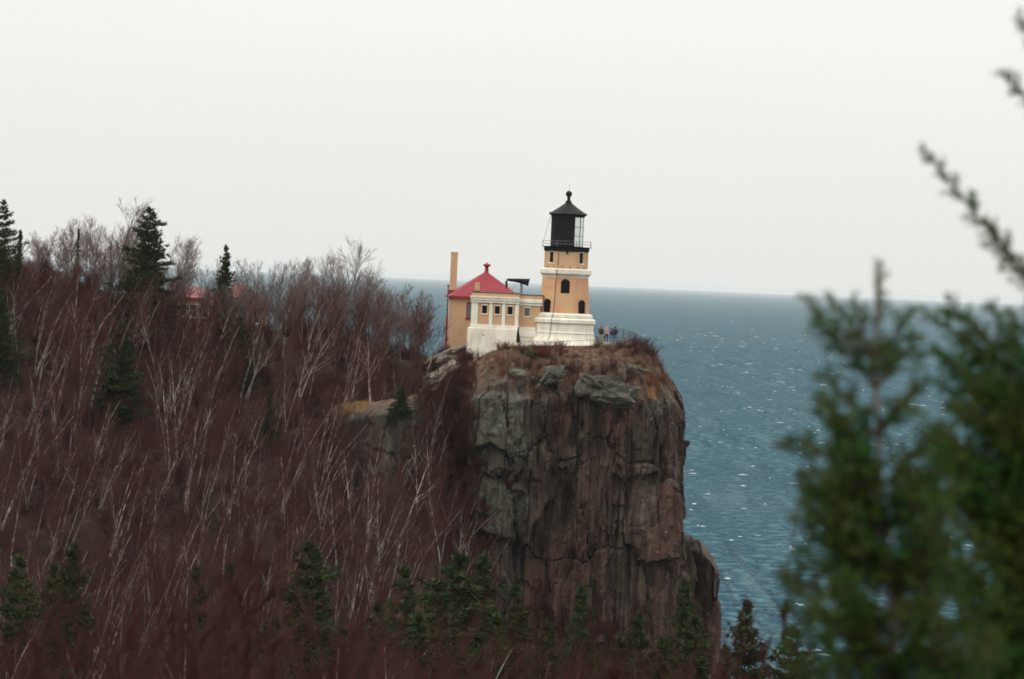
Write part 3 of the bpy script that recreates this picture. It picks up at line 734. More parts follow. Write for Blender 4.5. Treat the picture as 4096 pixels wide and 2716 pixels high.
def house(name, px0, px1, pyr, pye, pyb, Yd, depth, ridge_px, label):
    a = P(px0, pye, Yd); b = P(px1, pye, Yd); wdt = b.x - a.x; zb = ground_z(np.array([a.x]), np.array([Yd]))[0] - .5
    e = (a.z + b.z) / 2; r = P(ridge_px[0], pyr, Yd + depth / 2).z
    h = empty(name, (a.x, Yd, zb)); tag(h, label, 'house')
    e -= zb; r -= zb
    hw = MB().box(.4, wdt - .4, .4, depth - .4, -1, e).build('wall', brick_dull, h)
    ra = P(ridge_px[0], pyr, Yd).x - a.x; rb = P(ridge_px[1], pyr, Yd).x - a.x
    m = MB(); m.add([(0, 0, e), (wdt, 0, e), (wdt, depth, e), (0, depth, e), (ra, depth / 2, r), (rb, depth / 2, r)],
                    [(0, 1, 5, 4), (1, 2, 5), (2, 3, 4, 5), (3, 0, 4), (3, 2, 1, 0)])
    rf_ = m.build('roof', pinkroof, h)
    MB().box(-.02, wdt + .02, -.04, .02, e - .2, e + .01).build('fascia', redpaint, rf_)
    ws = [((wdt * f, .4, e - 1.5), (0, -1), .9, 1.5) for f in (.25, .5, .78)]
    cut(hw, [hexa(c, n, aa, bb, -.2, .3) for c, n, aa, bb in ws])
    for c, n, aa, bb in ws: window(h, c, n, aa, bb, white, glass_dark, bars=(0, 1), depth=.1, fw=.08, sill=white)
    return h
house('keepers_house', 880, 1072, 1132, 1212, 1300, 484, 8, (925, 950), 'tan house with faded red hipped roof seen through the trees nearer the lighthouse')
house('keepers_house', 690, 858, 1144, 1190, 1300, 492, 8, (745, 790), 'tan house with faded red roof almost hidden behind bare trees')

# ------------------------------------------------------------------ fences on the cliff top
def fence(name, pts, h, label, rails=(1.0,), net=False, r=.022):
    b = Vector(pts[0]); t = empty(name, b); tag(t, label, 'fence')
    q = [Vector(p) - b for p in pts]
    for p in q: MB().tube([p - Vector((0, 0, .3)), p + Vector((0, 0, h))], r * 1.25, 6).build('post', darkmetal, t)
    for f in rails:
        MB().tube([p + Vector((0, 0, h * f)) for p in q], r, 5).build('rail', darkmetal, t)
    if net:
        m = MB()
        for a, c in zip(q[:-1], q[1:]):
            n = max(3, int((c - a).length / .16))
            for i in range(n):
                for s in (0, 1):
                    p0 = a.lerp(c, i / n) + Vector((0, 0, .05 if s else h - .03)); p1 = a.lerp(c, min(1, (i + 2) / n)) + Vector((0, 0, h - .03 if s else .05))
                    m.tube([p0, p1], .006, 3)
        m.build('wire_mesh', darkmetal, t)
    return t
fence('front_fence', [P(x, y, 443.3) for x, y in ((2076, 1384), (2200, 1389), (2279, 1384), (2362, 1380), (2395, 1378))], .52, 'thin single-rail fence along the foot of the lighthouse base')
fence('platform_fence', [P(2366, 1352, 457), P(2440, 1352, 456), P(2492, 1356, 454), P(2518, 1362, 452), P(2546, 1374, 449)], 1.05,
      'dark wire-mesh fence around the viewing platform behind the walkers', (1.0, .1), True)
plat = MB()
plat.add([tuple(P(x, y, yy)) for x, y, yy in ((2385, 1381, 443.8), (2480, 1377, 444.6), (2545, 1374, 447), (2545, 1371, 451), (2480, 1368, 456), (2380, 1368, 457))] +
         [tuple(P(x, y, yy) - Vector((0, 0, .8))) for x, y, yy in ((2385, 1381, 443.8), (2480, 1377, 444.6), (2545, 1374, 447), (2545, 1371, 451), (2480, 1368, 456), (2380, 1368, 457))],
         [(0, 1, 2, 3, 4, 5), (11, 10, 9, 8, 7, 6)] + [(i, i + 6, (i + 1) % 6 + 6, (i + 1) % 6) for i in range(6)])
tag(plat.build('viewing_platform', concrete), 'flat brown concrete viewing platform beside the tower', 'platform', kind='structure')

# ------------------------------------------------------------------ people
skin = simple('skin', (.55, .33, .25), rough=.6)
def cloth(n, c): return simple(n, c, rough=.9)
def person(loc, h, rz, jacket, trousers, hair, shoes, label, arms='down', hat=None, pack=None, stance=.1):
    k = h / 1.75
    J = {'pel': (0, 0, .95), 'sp': (0, .0, 1.15), 'ch': (0, -.01, 1.35), 'nk': (0, 0, 1.5), 'hd0': (0, -.01, 1.58), 'hd1': (0, -.02, 1.66), 'hd2': (0, 0, 1.73)}
    E = [('pel', 'sp'), ('sp', 'ch'), ('ch', 'nk'), ('nk', 'hd0'), ('hd0', 'hd1'), ('hd1', 'hd2')]
    Rr = {'pel': .15, 'sp': .15, 'ch': .17, 'nk': .06, 'hd0': .075, 'hd1': .095, 'hd2': .07}
    hands = []
    for s, nm in ((-1, 'l'), (1, 'r')):
        J['sh' + nm] = (s * .19, 0, 1.41); Rr['sh' + nm] = .075
        if arms == 'down': el, wr = (s * .26, .02, 1.14), (s * .25, -.08, .92)
        elif arms == 'cross': el, wr = (s * .27, -.02, 1.15), (s * .06, -.24, 1.12)
        else: el, wr = (s * .28, .03, 1.17), (s * .14, -.2, 1.02)
        J['el' + nm] = el; Rr['el' + nm] = .058; J['wr' + nm] = wr; Rr['wr' + nm] = .042
        J['hi' + nm] = (s * .10, 0, .9); Rr['hi' + nm] = .105
        J['kn' + nm] = (s * (.10 + stance * .3), -.02 * s, .5); Rr['kn' + nm] = .072
        J['an' + nm] = (s * (.10 + stance * .5), .02, .09); Rr['an' + nm] = .05
        J['to' + nm] = (s * (.12 + stance * .5), -.17, .045); Rr['to' + nm] = .042
        E += [('ch', 'sh' + nm), ('sh' + nm, 'el' + nm), ('el' + nm, 'wr' + nm), ('pel', 'hi' + nm), ('hi' + nm, 'kn' + nm), ('kn' + nm, 'an' + nm), ('an' + nm, 'to' + nm)]
        hands.append((Vector(wr), (Vector(wr) - Vector(el)).normalized(), s))
    names = list(J); me = bpy.data.meshes.new('person')
    me.from_pydata([tuple(c * k for c in J[n]) for n in names], [(names.index(a), names.index(b)) for a, b in E], [])
    o = bpy.data.objects.new('person', me); COL.objects.link(o)
    o.modifiers.new('skin', 'SKIN'); o.modifiers.new('sub', 'SUBSURF').levels = 2
    o.modifiers['sub'].render_levels = 2
    for i, n in enumerate(names):
        sv = me.skin_vertices[0].data[i]; sv.radius = (Rr[n] * k, Rr[n] * k * (.75 if n in ('pel', 'sp', 'ch') else 1)); sv.use_root = n == 'pel'
    m2 = bpy.data.meshes.new_from_object(o.evaluated_get(bpy.context.evaluated_depsgraph_get()))
    o.modifiers.clear(); o.data = m2; m2.materials.clear()
    for m in (jacket, trousers, skin, shoes): m2.materials.append(m)
    for p in m2.polygons:
        z = p.center.z / k; p.use_smooth = True
        p.material_index = 3 if z < .11 else (1 if z < .93 and abs(p.center.x) / k < .235 else (2 if z > 1.53 else 0))
    hm = MB()
    for c, d, s in hands:
        c = c * k; u = d.cross(Vector((0, 0, 1))).normalized(); w_ = u.cross(d)
        hm.tube([c, c + d * .05 * k, c + d * .1 * k], [.03 * k, .042 * k, .036 * k], 6)
        for j, ln in enumerate((.065, .075, .07, .055)):
            b0 = c + d * .095 * k + u * (j - 1.5) * .018 * k; hm.tube([b0, b0 + d * ln * .55 * k, b0 + (d * ln * .85 + w_ * .03) * k], [.009 * k, .009 * k, .006 * k], 5)
        b0 = c + d * .03 * k + u * .035 * k; hm.tube([b0, b0 + (d * .03 + u * .03) * k, b0 + (d * .065 + u * .035) * k], [.011 * k, .01 * k, .007 * k], 5)
    hm.build('hands', skin, o)
    bm = bmesh.new(); bmesh.ops.create_uvsphere(bm, u_segments=12, v_segments=8, radius=.113 * k)
    for v in bm.verts:
        v.co.z *= 1.15
        if v.co.y < -.03 * k and v.co.z < .04 * k: v.co *= .78
    bm.to_mesh(hmesh := bpy.data.meshes.new('hair')); bm.free()
    ho = link('hat' if hat else 'hair', hmesh, o, hat or hair); ho.location = (0, .012 * k, 1.675 * k)
    fm = MB(); fm.tube([(0, -.105 * k, 1.67 * k), (0, -.135 * k, 1.63 * k), (0, -.1 * k, 1.62 * k)], [.008 * k, .017 * k, .008 * k], 5); fm.build('nose', skin, o)
    for s in (-1, 1): MB().lathe([(.012 * k, 1.675 * k), (.012 * k, 1.69 * k)], 6, (s * .035 * k, -.1 * k)).build('eye', black, o)
    if pack:
        MB().box(-.16 * k, .16 * k, .12 * k, .3 * k, 1.02 * k, 1.48 * k).build('backpack', pack, o, bevel=.05 * k)
    o.location = loc; o.rotation_euler = (0, 0, rz)
    return tag(o, label, 'person')
def dk(n, c): return cloth(n, c)
person(P(2403, 1376, 445.6), 1.88, rad(150), dk('black_jacket', (.02, .017, .024)), dk('khaki', (.27, .22, .15)), dk('dark_hair', (.03, .02, .02)), dk('dark_shoes', (.03, .03, .03)),
       'person in black jacket and khaki trousers with red hat and backpack', 'front', hat=dk('red_hat', (.30, .06, .08)), pack=dk('pack', (.03, .03, .035)))
person(P(2424, 1373, 447.2), 1.84, rad(20), dk('white_jacket', (.33, .23, .21)), dk('dark_trousers', (.05, .05, .07)), dk('ginger_hair', (.42, .13, .08)), dk('white_shoes', (.6, .58, .55)),
       'person with ginger hair in pale jacket and dark trousers', 'front', hat=dk('ginger_hood', (.42, .12, .08)))
person(P(2447, 1375, 446.0), 1.60, rad(200), dk('navy_jacket', (.02, .025, .05)), dk('blue_jeans', (.07, .15, .25)), dk('dark_hair2', (.025, .02, .025)), dk('dark_shoes2', (.04, .05, .07)),
       'shorter person in navy jacket and blue jeans looking out over the lake', 'cross')
person(P(2459, 1376, 446.4), 1.80, rad(165), dk('dark_jacket', (.02, .018, .028)), dk('blue_jeans2', (.06, .13, .23)), dk('dark_hair3', (.025, .018, .02)), dk('dark_shoes3', (.04, .05, .07)),
       'taller person in dark jacket and blue jeans nearest the mesh fence', 'cross')

# ------------------------------------------------------------------ vegetation generators
def frusta(p0, p1, r0, r1, k):
    """many tapered twigs at once"""
    p0, p1, r0, r1 = (np.asarray(a, float) for a in (p0, p1, r0, r1)); n = len(p0)
    d = p1 - p0; d /= np.linalg.norm(d, axis=1)[:, None] + 1e-9
    ref = np.where(np.abs(d[:, 2:3]) < .9, np.array([[0, 0, 1.]]), np.array([[1., 0, 0]]))
    u = np.cross(d, ref); u /= np.linalg.norm(u, axis=1)[:, None] + 1e-9; v = np.cross(d, u)
    a = 2 * np.pi * np.arange(k) / k
    off = u[:, None, :] * np.cos(a)[None, :, None] + v[:, None, :] * np.sin(a)[None, :, None]
    V = np.concatenate([p0[:, None] + off * r0[:, None, None], p1[:, None] + off * r1[:, None, None]], 1)
    b = (np.arange(n) * 2 * k)[:, None]; i = np.arange(k)[None, :]; j = (i + 1) % k
    F = np.stack([np.stack([b + i, b + j, b + k + j], -1), np.stack([b + i, b + k + j, b + k + i], -1)], 2).reshape(-1, 3)
    return V.reshape(-1, 3), F
def seg_mesh(name, segs, k, smooth=True):
    a = np.array([(*s[0], *s[1], s[2], s[3]) for s in segs])
    V, F = frusta(a[:, :3], a[:, 3:6], a[:, 6], a[:, 7], k)
    return tri_mesh(name, V, F, smooth)
def unit(v): return v / (np.linalg.norm(v) + 1e-9)
def bare_tree(seed, h=10.0, r0=.11, lean=.18, n1=26, spread=1.0, low=.28, twig=1.0, fork=1, curve=.5, tw_r=.0075):
    rng = np.random.default_rng(seed); trunk = []; tw = []
    def side(d, ang):
        t = rng.normal(size=3); t -= d * t.dot(d); t = unit(t)
        return unit(d * math.cos(ang) + t * math.sin(ang))
    def poly(p, d, ln, n, r_a, r_b, up, wig, store):
        pts = [p]; st_ = ln / n
        for i in range(n):
            d = unit(d + np.array([0, 0, up]) / n + rng.normal(size=3) * wig)
            q = pts[-1] + d * st_; a = r_a + (r_b - r_a) * i / n; b = r_a + (r_b - r_a) * (i + 1) / n
            store.append((pts[-1], q, a, b)); pts.append(q)
        return pts
    def at(pts, t):
        f = t * (len(pts) - 1); i = min(int(f), len(pts) - 2)
        return pts[i] + (pts[i + 1] - pts[i]) * (f - i), unit(pts[i + 1] - pts[i])
    for st_i in range(fork):
        lx = lean * rng.uniform(.5, 1.4) + (0 if fork == 1 else rng.normal() * .22); ly = rng.normal() * .10
        hh = h * (1 if st_i == 0 else rng.uniform(.7, .95)); rr = r0 * (1 if fork == 1 else .8)
        d0 = unit(np.array([lx * .5, ly, 1.0])); pts = [np.array([rng.normal() * .12 * (fork > 1), rng.normal() * .12 * (fork > 1), -.4])]
        n = 12; d = d0
        for i in range(n):
            d = unit(d + np.array([lx * .09, ly * .05, .0]) + rng.normal(size=3) * .05)
            q = pts[-1] + d * hh / n
            a = rr * (1 - .88 * (i / n) ** .9); b = rr * (1 - .88 * ((i + 1) / n) ** .9)
            trunk.append((pts[-1], q, a, b)); pts.append(q)
        for b in range(int(n1 / (1 if fork == 1 else 1.6))):
            t = low + (1 - low) * ((b + rng.random()) / (n1 / (1 if fork == 1 else 1.6))); t = min(t, .985)
            p, dd = at(pts, t)
            ln = hh * (.40 * (1 - t) ** .7 + .10) * rng.uniform(.55, 1.15) * spread
            bd = side(dd, rng.uniform(.45, .95) * spread ** .3); bd = unit(bd + np.array([lean * .35, 0, 0]))
            rb = max(.012, rr * (1 - .85 * t) * .42)
            thick = rb > .02
            br = poly(p, bd, ln, 4, rb, .010, curve, .10, trunk if thick else tw)
            for c in range(int(max(4, ln * 4.2))):
                t2 = rng.uniform(.18, 1.0); p2, d2 = at(br, t2)
                l2 = ln * (.42 * (1 - t2) + .16) * rng.uniform(.6, 1.3)
                s2 = poly(p2, side(d2, rng.uniform(.4, .9)), l2, 2, .011, .007, .4, .10, tw)
                for e in range(int(max(2, l2 * 6.5 * twig))):
                    p3, d3 = at(s2, rng.uniform(.1, 1)); l3 = rng.uniform(.22, .6)
                    e3 = p3 + unit(side(d3, rng.uniform(.3, .9)) + np.array([lean * .3, 0, .25])) * l3
                    tw.append((p3, e3, tw_r, .003))
    return seg_mesh('trunk', trunk, 5), seg_mesh('crown', tw, 3)
def bush(seed, h=1.4, n=26, spread=.8, tw_r=.006):
    rng = np.random.default_rng(seed); s = []
    for i in range(n):
        p = np.array([rng.normal() * .12, rng.normal() * .12, -.1]); d = unit(np.array([rng.normal() * spread * .5, rng.normal() * spread * .5, 1]))
        q = p; ln = h * rng.uniform(.6, 1.15)
        for k in range(4):
            e = q + unit(d + rng.normal(size=3) * .16) * ln / 4; s.append((q, e, .012 * (1 - k / 5), .012 * (1 - (k + 1) / 5)))
            for m in range(5):
                b = q + (e - q) * rng.random(); s.append((b, b + unit(d + rng.normal(size=3) * .55) * rng.uniform(.12, .42) * h * .6, tw_r, .002))
            q = e
    return seg_mesh('twigs', s, 3)
def conifer(seed, h=9.0, wd=2.2, whorls=30, per=6, shape=.8, droop=.22, gap=.0, tuft=.40, bare=.06, dens=1.15, tri=9):
    rng = np.random.default_rng(seed)
    trunk = []; n = 10
    for i in range(n):
        trunk.append((np.array([0, 0, -.4 + (h + .3) * i / n]), np.array([0, 0, -.4 + (h + .3) * (i + 1) / n]), .012 * h * (1 - .95 * i / n), .012 * h * (1 - .95 * (i + 1) / n)))
    P0 = []; D0 = []; Ls = []
    for wv in range(whorls):
        f = bare + (1 - bare) * (wv + rng.random() * .6) / whorls
        z = h * f; R = wd * ((1 - f) ** shape) * rng.uniform(.55, 1.15) + .05
        a0 = rng.random() * 6.28
        for b in range(per):
            if rng.random() < gap: continue
            a = a0 + 6.283 * b / per + rng.normal() * .3; L_ = R * rng.uniform(.45, 1.2) * (1 + .22 * math.sin(2 * a + seed + 3 * f))
            up = .55 * f - droop + rng.normal() * .08
            d = unit(np.array([math.cos(a), math.sin(a), up])); p = np.array([0, 0, z])
            trunk.append((p, p + d * L_ * .9, .008 * h * (1 - f) * .5 + .01, .006))
            m = max(2, int(L_ / tuft * 2.6 * dens))
            for k in range(m):
                t = (k + rng.random()) / m
                if t < .12: continue
                side_ = np.array([-math.sin(a), math.cos(a), 0]) * rng.normal() * (.22 * L_ * (1 - t * .6)) 
                c = p + d * L_ * t + side_ + np.array([0, 0, .10 * t * t * L_ + rng.normal() * .05])
                P0.append(c); D0.append(unit(d + side_ * 1.2 + np.array([0, 0, .25]))); Ls.append(tuft * rng.uniform(.6, 1.25) * (.65 + .35 * (1 - f)))
    for k in range(int(8 * dens)):
        P0.append(np.array([rng.normal() * .03, rng.normal() * .03, h * (.97 + .03 * rng.random())])); D0.append(unit(np.array([rng.normal() * .4, rng.normal() * .4, 1]))); Ls.append(tuft * .8)
    P0 = np.repeat(np.array(P0), tri, 0); D0 = np.repeat(np.array(D0), tri, 0); Ls = np.repeat(np.array(Ls), tri)
    N_ = len(P0); rn = rng.normal(size=(N_, 3)) * .62
    D = D0 + rn; D /= np.linalg.norm(D, axis=1)[:, None]
    s = np.cross(D, rng.normal(size=(N_, 3))); s /= np.linalg.norm(s, axis=1)[:, None]
    wv = (Ls * .17)[:, None]
    b = P0 + rng.normal(size=(N_, 3)) * (Ls * .12)[:, None]
    V = np.stack([b - s * wv, b + s * wv, b + D * Ls[:, None]], 1).reshape(-1, 3)
    F = np.arange(N_ * 3).reshape(-1, 3)
    return seg_mesh('trunk', trunk, 5), tri_mesh('crown', V, F)

# prototypes
PROTO = []
for i in range(7):
    tm, cm = bare_tree(100 + i, h=10, r0=.105, twig=.65, lean=(.26, .16, .32, .08, .22, .2, -.08)[i], n1=(18, 22, 16, 22, 18, 15, 18)[i], fork=(1, 1, 1, 1, 2, 3, 1)[i],
                       spread=(.8, .75, .9, .7, .8, .8, .8)[i], low=(.48, .42, .5, .36, .45, .5, .42)[i])
    tm.materials.append(birch_bark); cm.materials.append(twig_red); PROTO.append((tm, cm))
red_bark = varied('red_brown_bark', (.06, .026, .025), (.11, .055, .05), (.07, .03, .027), scale=1.6)
PROTO_R = []
for tm, cm in PROTO:
    t2 = tm.copy(); t2.materials.clear(); t2.materials.append(red_bark); c2 = cm.copy(); PROTO_R.append((t2, c2))
RIDGE = []
for i in range(4):
    tm, cm = bare_tree(200 + i, h=9, r0=.10, lean=(.05, .18, -.08, .12)[i], n1=26, spread=(1.1, .8, 1.0, .9)[i], low=.22, fork=(1, 2, 1, 3)[i], twig=1.2)
    tm.materials.append(dark_bark); cm.materials.append(twig_grey); RIDGE.append((tm, cm))
CON = []
for i, kw in enumerate((dict(h=9, wd=2.5, whorls=40, per=7, shape=.7, gap=.12, tuft=.32, dens=1.3), dict(h=9, wd=1.9, whorls=42, per=7, shape=.7, gap=.14, tuft=.30, dens=1.3), dict(h=9, wd=2.4, whorls=30, per=6, shape=.65, gap=.2, droop=.1, tuft=.34, dens=1.4),
                        dict(h=9, wd=1.2, whorls=34, per=6, shape=.75))):
    tm, cm = conifer(300 + i, **kw); tm.materials.append(dark_bark); cm.materials.append(needle); CON.append((tm, cm))
BUSH = [bush(400 + i, h=1.3, n=30, spread=(.7, 1.0, .8)[i]) for i in range(3)]
for me in BUSH: me.materials.append(twig_red)

def plant(name, meshes, names, loc, h_scale, w_scale, rz, label, cat, group=None, mats=None, tilt=(0, 0)):
    e = empty(name, loc); e.rotation_euler = (tilt[0], tilt[1], rz); e.scale = (w_scale, w_scale, h_scale)
    tag(e, label, cat, group)
    for me, nm in zip(meshes, names): link(nm, me, e)
    if mats:
        for o, m in zip(e.children, mats):
            if m is not None:
                o.material_slots[0].link = 'OBJECT'; o.material_slots[0].material = m
    return e
SKX = np.array([-200, 0, 60, 130, 200, 270, 330, 420, 480, 560, 620, 680, 720, 800, 860, 920, 975, 1000, 1020, 1060, 1200]) * 1.732
SKY = np.array([495, 500, 510, 495, 505, 470, 515, 535, 562, 596, 602, 590, 584, 596, 626, 648, 660, 705, 790, 880, 930]) * 1.732
SLX = np.array([-200, 0, 100, 200, 300, 345, 420, 480, 530, 620, 660, 720, 800, 900, 980, 1000, 1020, 1060, 1200]) * 1.732
SLY = np.array([592, 595, 595, 588, 598, 622, 640, 652, 674, 676, 640, 632, 634, 650, 668, 712, 790, 880, 930]) * 1.732
def foot(px, py):
    """where the line of sight through px, py first meets the hillside"""
    for Yd in np.arange(392.0, 480.0, .5):
        q = P(px, py, Yd)
        if gz(q.x, Yd) >= q.z: return Yd
    return 455.0
# trees that stand free in view: px, top, foot, half width; what grows in front stays below their feet
CLEAR = [(px, t, b, w_, foot(px, b)) for px, t, b, w_ in ((492, 1292, 1720, 135), (5, 1165, 1540, 120), (1080, 1560, 1790, 40), (728, 1960, 2150, 30), (985, 1310, 1600, 50), (1060, 1310, 1560, 50),
         (960, 1260, 1590, 45), (1200, 1300, 1660, 45), (1290, 1200, 1500, 45), (1500, 1300, 1560, 45), (1560, 1240, 1500, 45), (878, 1150, 1390, 40))]
rng = np.random.default_rng(5)
cand = []
tries = 0
while len(cand) < 900 and tries < 20000:
    tries += 1
    x = rng.uniform(-66, -2.5); y = rng.uniform(386, 452)
    z = gz(x, y)
    if z < 3: continue
    px, py = proj(x, y, z)
    if px < -250 or px > (1985 if y < 428 else 1890): continue
    if px > 1560 and rng.random() < .3: continue
    # buildings
    if y > 452 and px > 1690: continue
    hmax = (py - np.interp(px, SLX, SLY)) / (FPX / y)
    if 1340 < px < 1680 and y < 432: hmax = min(hmax, (py - 1672 + rng.uniform(0, 60)) / (FPX / y))      # keep the grassy outcrop in view
    for cpx, ct, cb, cw, cY in CLEAR:
        if abs(px - cpx) < cw and y < cY: hmax = min(hmax, (py - (cb - 70)) / (FPX / y))
    h = min(rng.uniform(6.5, 11.5), hmax * rng.uniform(.86, 1.0))
    if h < 3.2: continue
    if any((x - c[0]) ** 2 + (y - c[1]) ** 2 < 1.0 for c in cand[-400:]): continue
    cand.append((x, y, z, h, px, py))
crest_n = 0
while crest_n < 104:
    x = rng.uniform(-66, -6) if crest_n < 65 else rng.uniform(-30, -9); y = rng.uniform(453, 476); z = gz(x, y); px, py = proj(x, y, z)
    if px < -150 or px > 1700: continue
    if 945 < px < 1075 and rng.random() < .5: continue
    hmax = (py - np.interp(px, SKX, SKY)) / (FPX / y); h = hmax * rng.uniform(.62, 1.0)
    if h < 3: continue
    cand.append((x, y, z, min(h, 12), px, py)); crest_n += 1
# those that show largest: the tall ones standing in front
order = sorted(range(len(cand)), key=lambda i: -(cand[i][3] + rng.uniform(0, 3) + (50 if cand[i][1] > 452 else 0)))
indiv = set(order[:330])
pts_stuff = []
ng = 0
for i, (x, y, z, h, px, py) in enumerate(cand):
    rz = rng.normal() * .75; ws = h / 10 * rng.uniform(.85, 1.15)
    crest = y > 452
    if i in indiv:
        if crest:
            j = rng.integers(len(RIDGE))
            plant('bare_tree', RIDGE[j], ('trunk', 'crown'), (x, y, z), h / 9, h / 9 * rng.uniform(.85, 1.1), rz + rng.uniform(-2, 2), 'leafless grey-brown tree in the row along the wooded ridge', 'tree', 'bare trees along the ridge')
        else:
            j = rng.integers(len(PROTO))
            if rng.random() < .72:
                plant('birch_tree', PROTO[j], ('trunk', 'crown'), (x, y, z), h / 10, ws * .9, rz, 'leafless pale-barked birch leaning in the thicket on the wooded slope', 'tree', 'birches on the wooded slope')
            else:
                plant('bare_tree', PROTO_R[j], ('trunk', 'crown'), (x, y, z), h / 10, ws, rz, 'leafless red-brown young tree in the thicket on the wooded slope', 'tree', 'red-brown trees on the wooded slope')
    else:
        pts_stuff.append((x, y, z, rz, h / 10, ws))
# the thicket in the valley and on the near slope
LIMX = np.array([-100, 0, 200, 420, 640, 800, 950, 1050, 1200, 1400, 1560, 1640, 1700, 1800, 1900, 2500]) * 1.732
LIMY = np.array([1230, 1240, 1260, 1270, 1250, 1265, 1310, 1365, 1400, 1440, 1475, 1500, 1515, 1525, 1530, 1530]) * 1.732
n2 = 0
tries = 0
while n2 < 300 and tries < 6000:
    tries += 1
    y = 140 * (375 / 140) ** rng.random(); x = rng.uniform(-.135, .135) * y
    z = gz(x, y)
    if z < 2: continue
    px, py = proj(x, y, z)
    hmax = (py - np.interp(px, LIMX, LIMY)) / (FPX / y)
    h = min(rng.uniform(6, 11), hmax * rng.uniform(.75, 1.0))
    if h < 3: continue
    if py - h * FPX / y > 2780: continue
    pts_stuff.append((x, y, z, rng.normal() * .8, h / 10, h / 10 * rng.uniform(.8, 1.1))); n2 += 1

def gn_instances(name, points, sources, label, cat):
    """one mass: many copies of the trees above, scattered on points"""
    a = np.array(points, float)
    me = bpy.data.meshes.new(name); me.vertices.add(len(a)); me.vertices.foreach_set('co', a[:, :3].astype(np.float32).ravel())
    r = me.attributes.new('rot', 'FLOAT_VECTOR', 'POINT'); r.data.foreach_set('vector', np.stack([np.zeros(len(a)), np.zeros(len(a)), a[:, 3]], -1).astype(np.float32).ravel())
    s = me.attributes.new('scl', 'FLOAT_VECTOR', 'POINT'); s.data.foreach_set('vector', np.stack([a[:, 5], a[:, 5], a[:, 4]], -1).astype(np.float32).ravel())
    d = me.attributes.new('idx', 'INT', 'POINT'); d.data.foreach_set('value', np.random.default_rng(1).integers(0, len(sources), len(a)).astype(np.int32))
    o = link(name, me)
    ng_ = bpy.data.node_groups.new(name, 'GeometryNodeTree')
    ng_.interface.new_socket('Geometry', in_out='INPUT', socket_type='NodeSocketGeometry'); ng_.interface.new_socket('Geometry', in_out='OUTPUT', socket_type='NodeSocketGeometry')
    A = ng_.nodes.new; K = ng_.links.new
    gi = A('NodeGroupInput'); go = A('NodeGroupOutput'); mp_ = A('GeometryNodeMeshToPoints'); ip = A('GeometryNodeInstanceOnPoints'); jn = A('GeometryNodeJoinGeometry')
    K(gi.outputs[0], mp_.inputs[0]); K(mp_.outputs[0], ip.inputs['Points'])
    for src in sources:
        j2 = A('GeometryNodeJoinGeometry')
        for part in src:
            oi = A('GeometryNodeObjectInfo'); oi.transform_space = 'ORIGINAL'; oi.inputs['Object'].default_value = part; oi.inputs['As Instance'].default_value = False
            K(oi.outputs['Geometry'], j2.inputs[0])
        gt = A('GeometryNodeGeometryToInstance'); K(j2.outputs[0], gt.inputs[0]); K(gt.outputs[0], jn.inputs[0])
    K(jn.outputs[0], ip.inputs['Instance']); ip.inputs['Pick Instance'].default_value = True
    def attr(nm, ty):
        n_ = A('GeometryNodeInputNamedAttribute'); n_.data_type = ty; n_.inputs['Name'].default_value = nm
        return next(q for q in n_.outputs if q.enabled and q.name == 'Attribute')
    K(attr('idx', 'INT'), ip.inputs['Instance Index']); K(attr('scl', 'FLOAT_VECTOR'), ip.inputs['Scale'])
    er = A('FunctionNodeEulerToRotation'); K(attr('rot', 'FLOAT_VECTOR'), er.inputs[0]); K(er.outputs[0], ip.inputs['Rotation'])
    K(ip.outputs[0], go.inputs[0])
    md = o.modifiers.new('scatter', 'NODES'); md.node_group = ng_
    tag(o, label, cat, kind='stuff')
    return o
srcs = []
for tm, cm in PROTO_R[:5] + PROTO[:2]:
    a = next(o for o in COL.objects if o.data == tm); b = next(o for o in COL.objects if o.data == cm); srcs.append((a, b))
gn_instances('bare_thicket', pts_stuff, srcs, 'dense red-brown leafless thicket covering the slope and valley', 'thicket')

# low brush under the trees
bs = []
while len(bs) < 1500:
    if rng.random() < .7: x = rng.uniform(-66, -1); y = rng.uniform(386, 470)
    else: y = 150 * (375 / 150) ** rng.random(); x = rng.uniform(-.135, .13) * y
    z = gz(x, y)
    if z < 2: continue
    px, py = proj(x, y, z)
    if px > 1690 and y > 440: continue
    bs.append((x, y, z, rng.random() * 6.3, rng.uniform(.8, 2.0), rng.uniform(.9, 2.0)))
cv = np.empty(len(cliff.data.vertices) * 3, np.float32); cliff.data.vertices.foreach_get('co', cv); cv = cv.reshape(-1, 3)
for i in rng.integers(0, len(cv), 60000):
    x, y, z = map(float, cv[i])
    if y > 462: continue
    px, py = proj(x, y, z)
    if (1640 < px < 1990 and z > 8 and rng.random() < (.22 if px < 1880 else .22 * max(0.0, (1990 - px - max(0.0, z - 20) * 6) / 110))) or (px > 1880 and z < 14 and z > 5 and rng.random() < .05) or (px > 1880 and 15 < z < 33 and rng.random() < .002):
        bs.append((x, y - .1, z, rng.random() * 6.3, rng.uniform(.6, 1.4), rng.uniform(.8, 1.4)))
bsrc = []
SH = SHOULDER
def shoulder_pt(px_lo, px_hi, t_lo, t_hi):
    sx, sy, sz = SH
    for _ in range(400):
        i = rng.integers(int(t_lo * (sx.shape[0] - 1)), int(t_hi * (sx.shape[0] - 1)) + 1); j = rng.integers(sx.shape[1])
        if sy[i, j] > 462: continue
        px, py = proj(sx[i, j], sy[i, j], sz[i, j])
        if px_lo <= px <= px_hi: return sx[i, j], sy[i, j], sz[i, j]
    return None
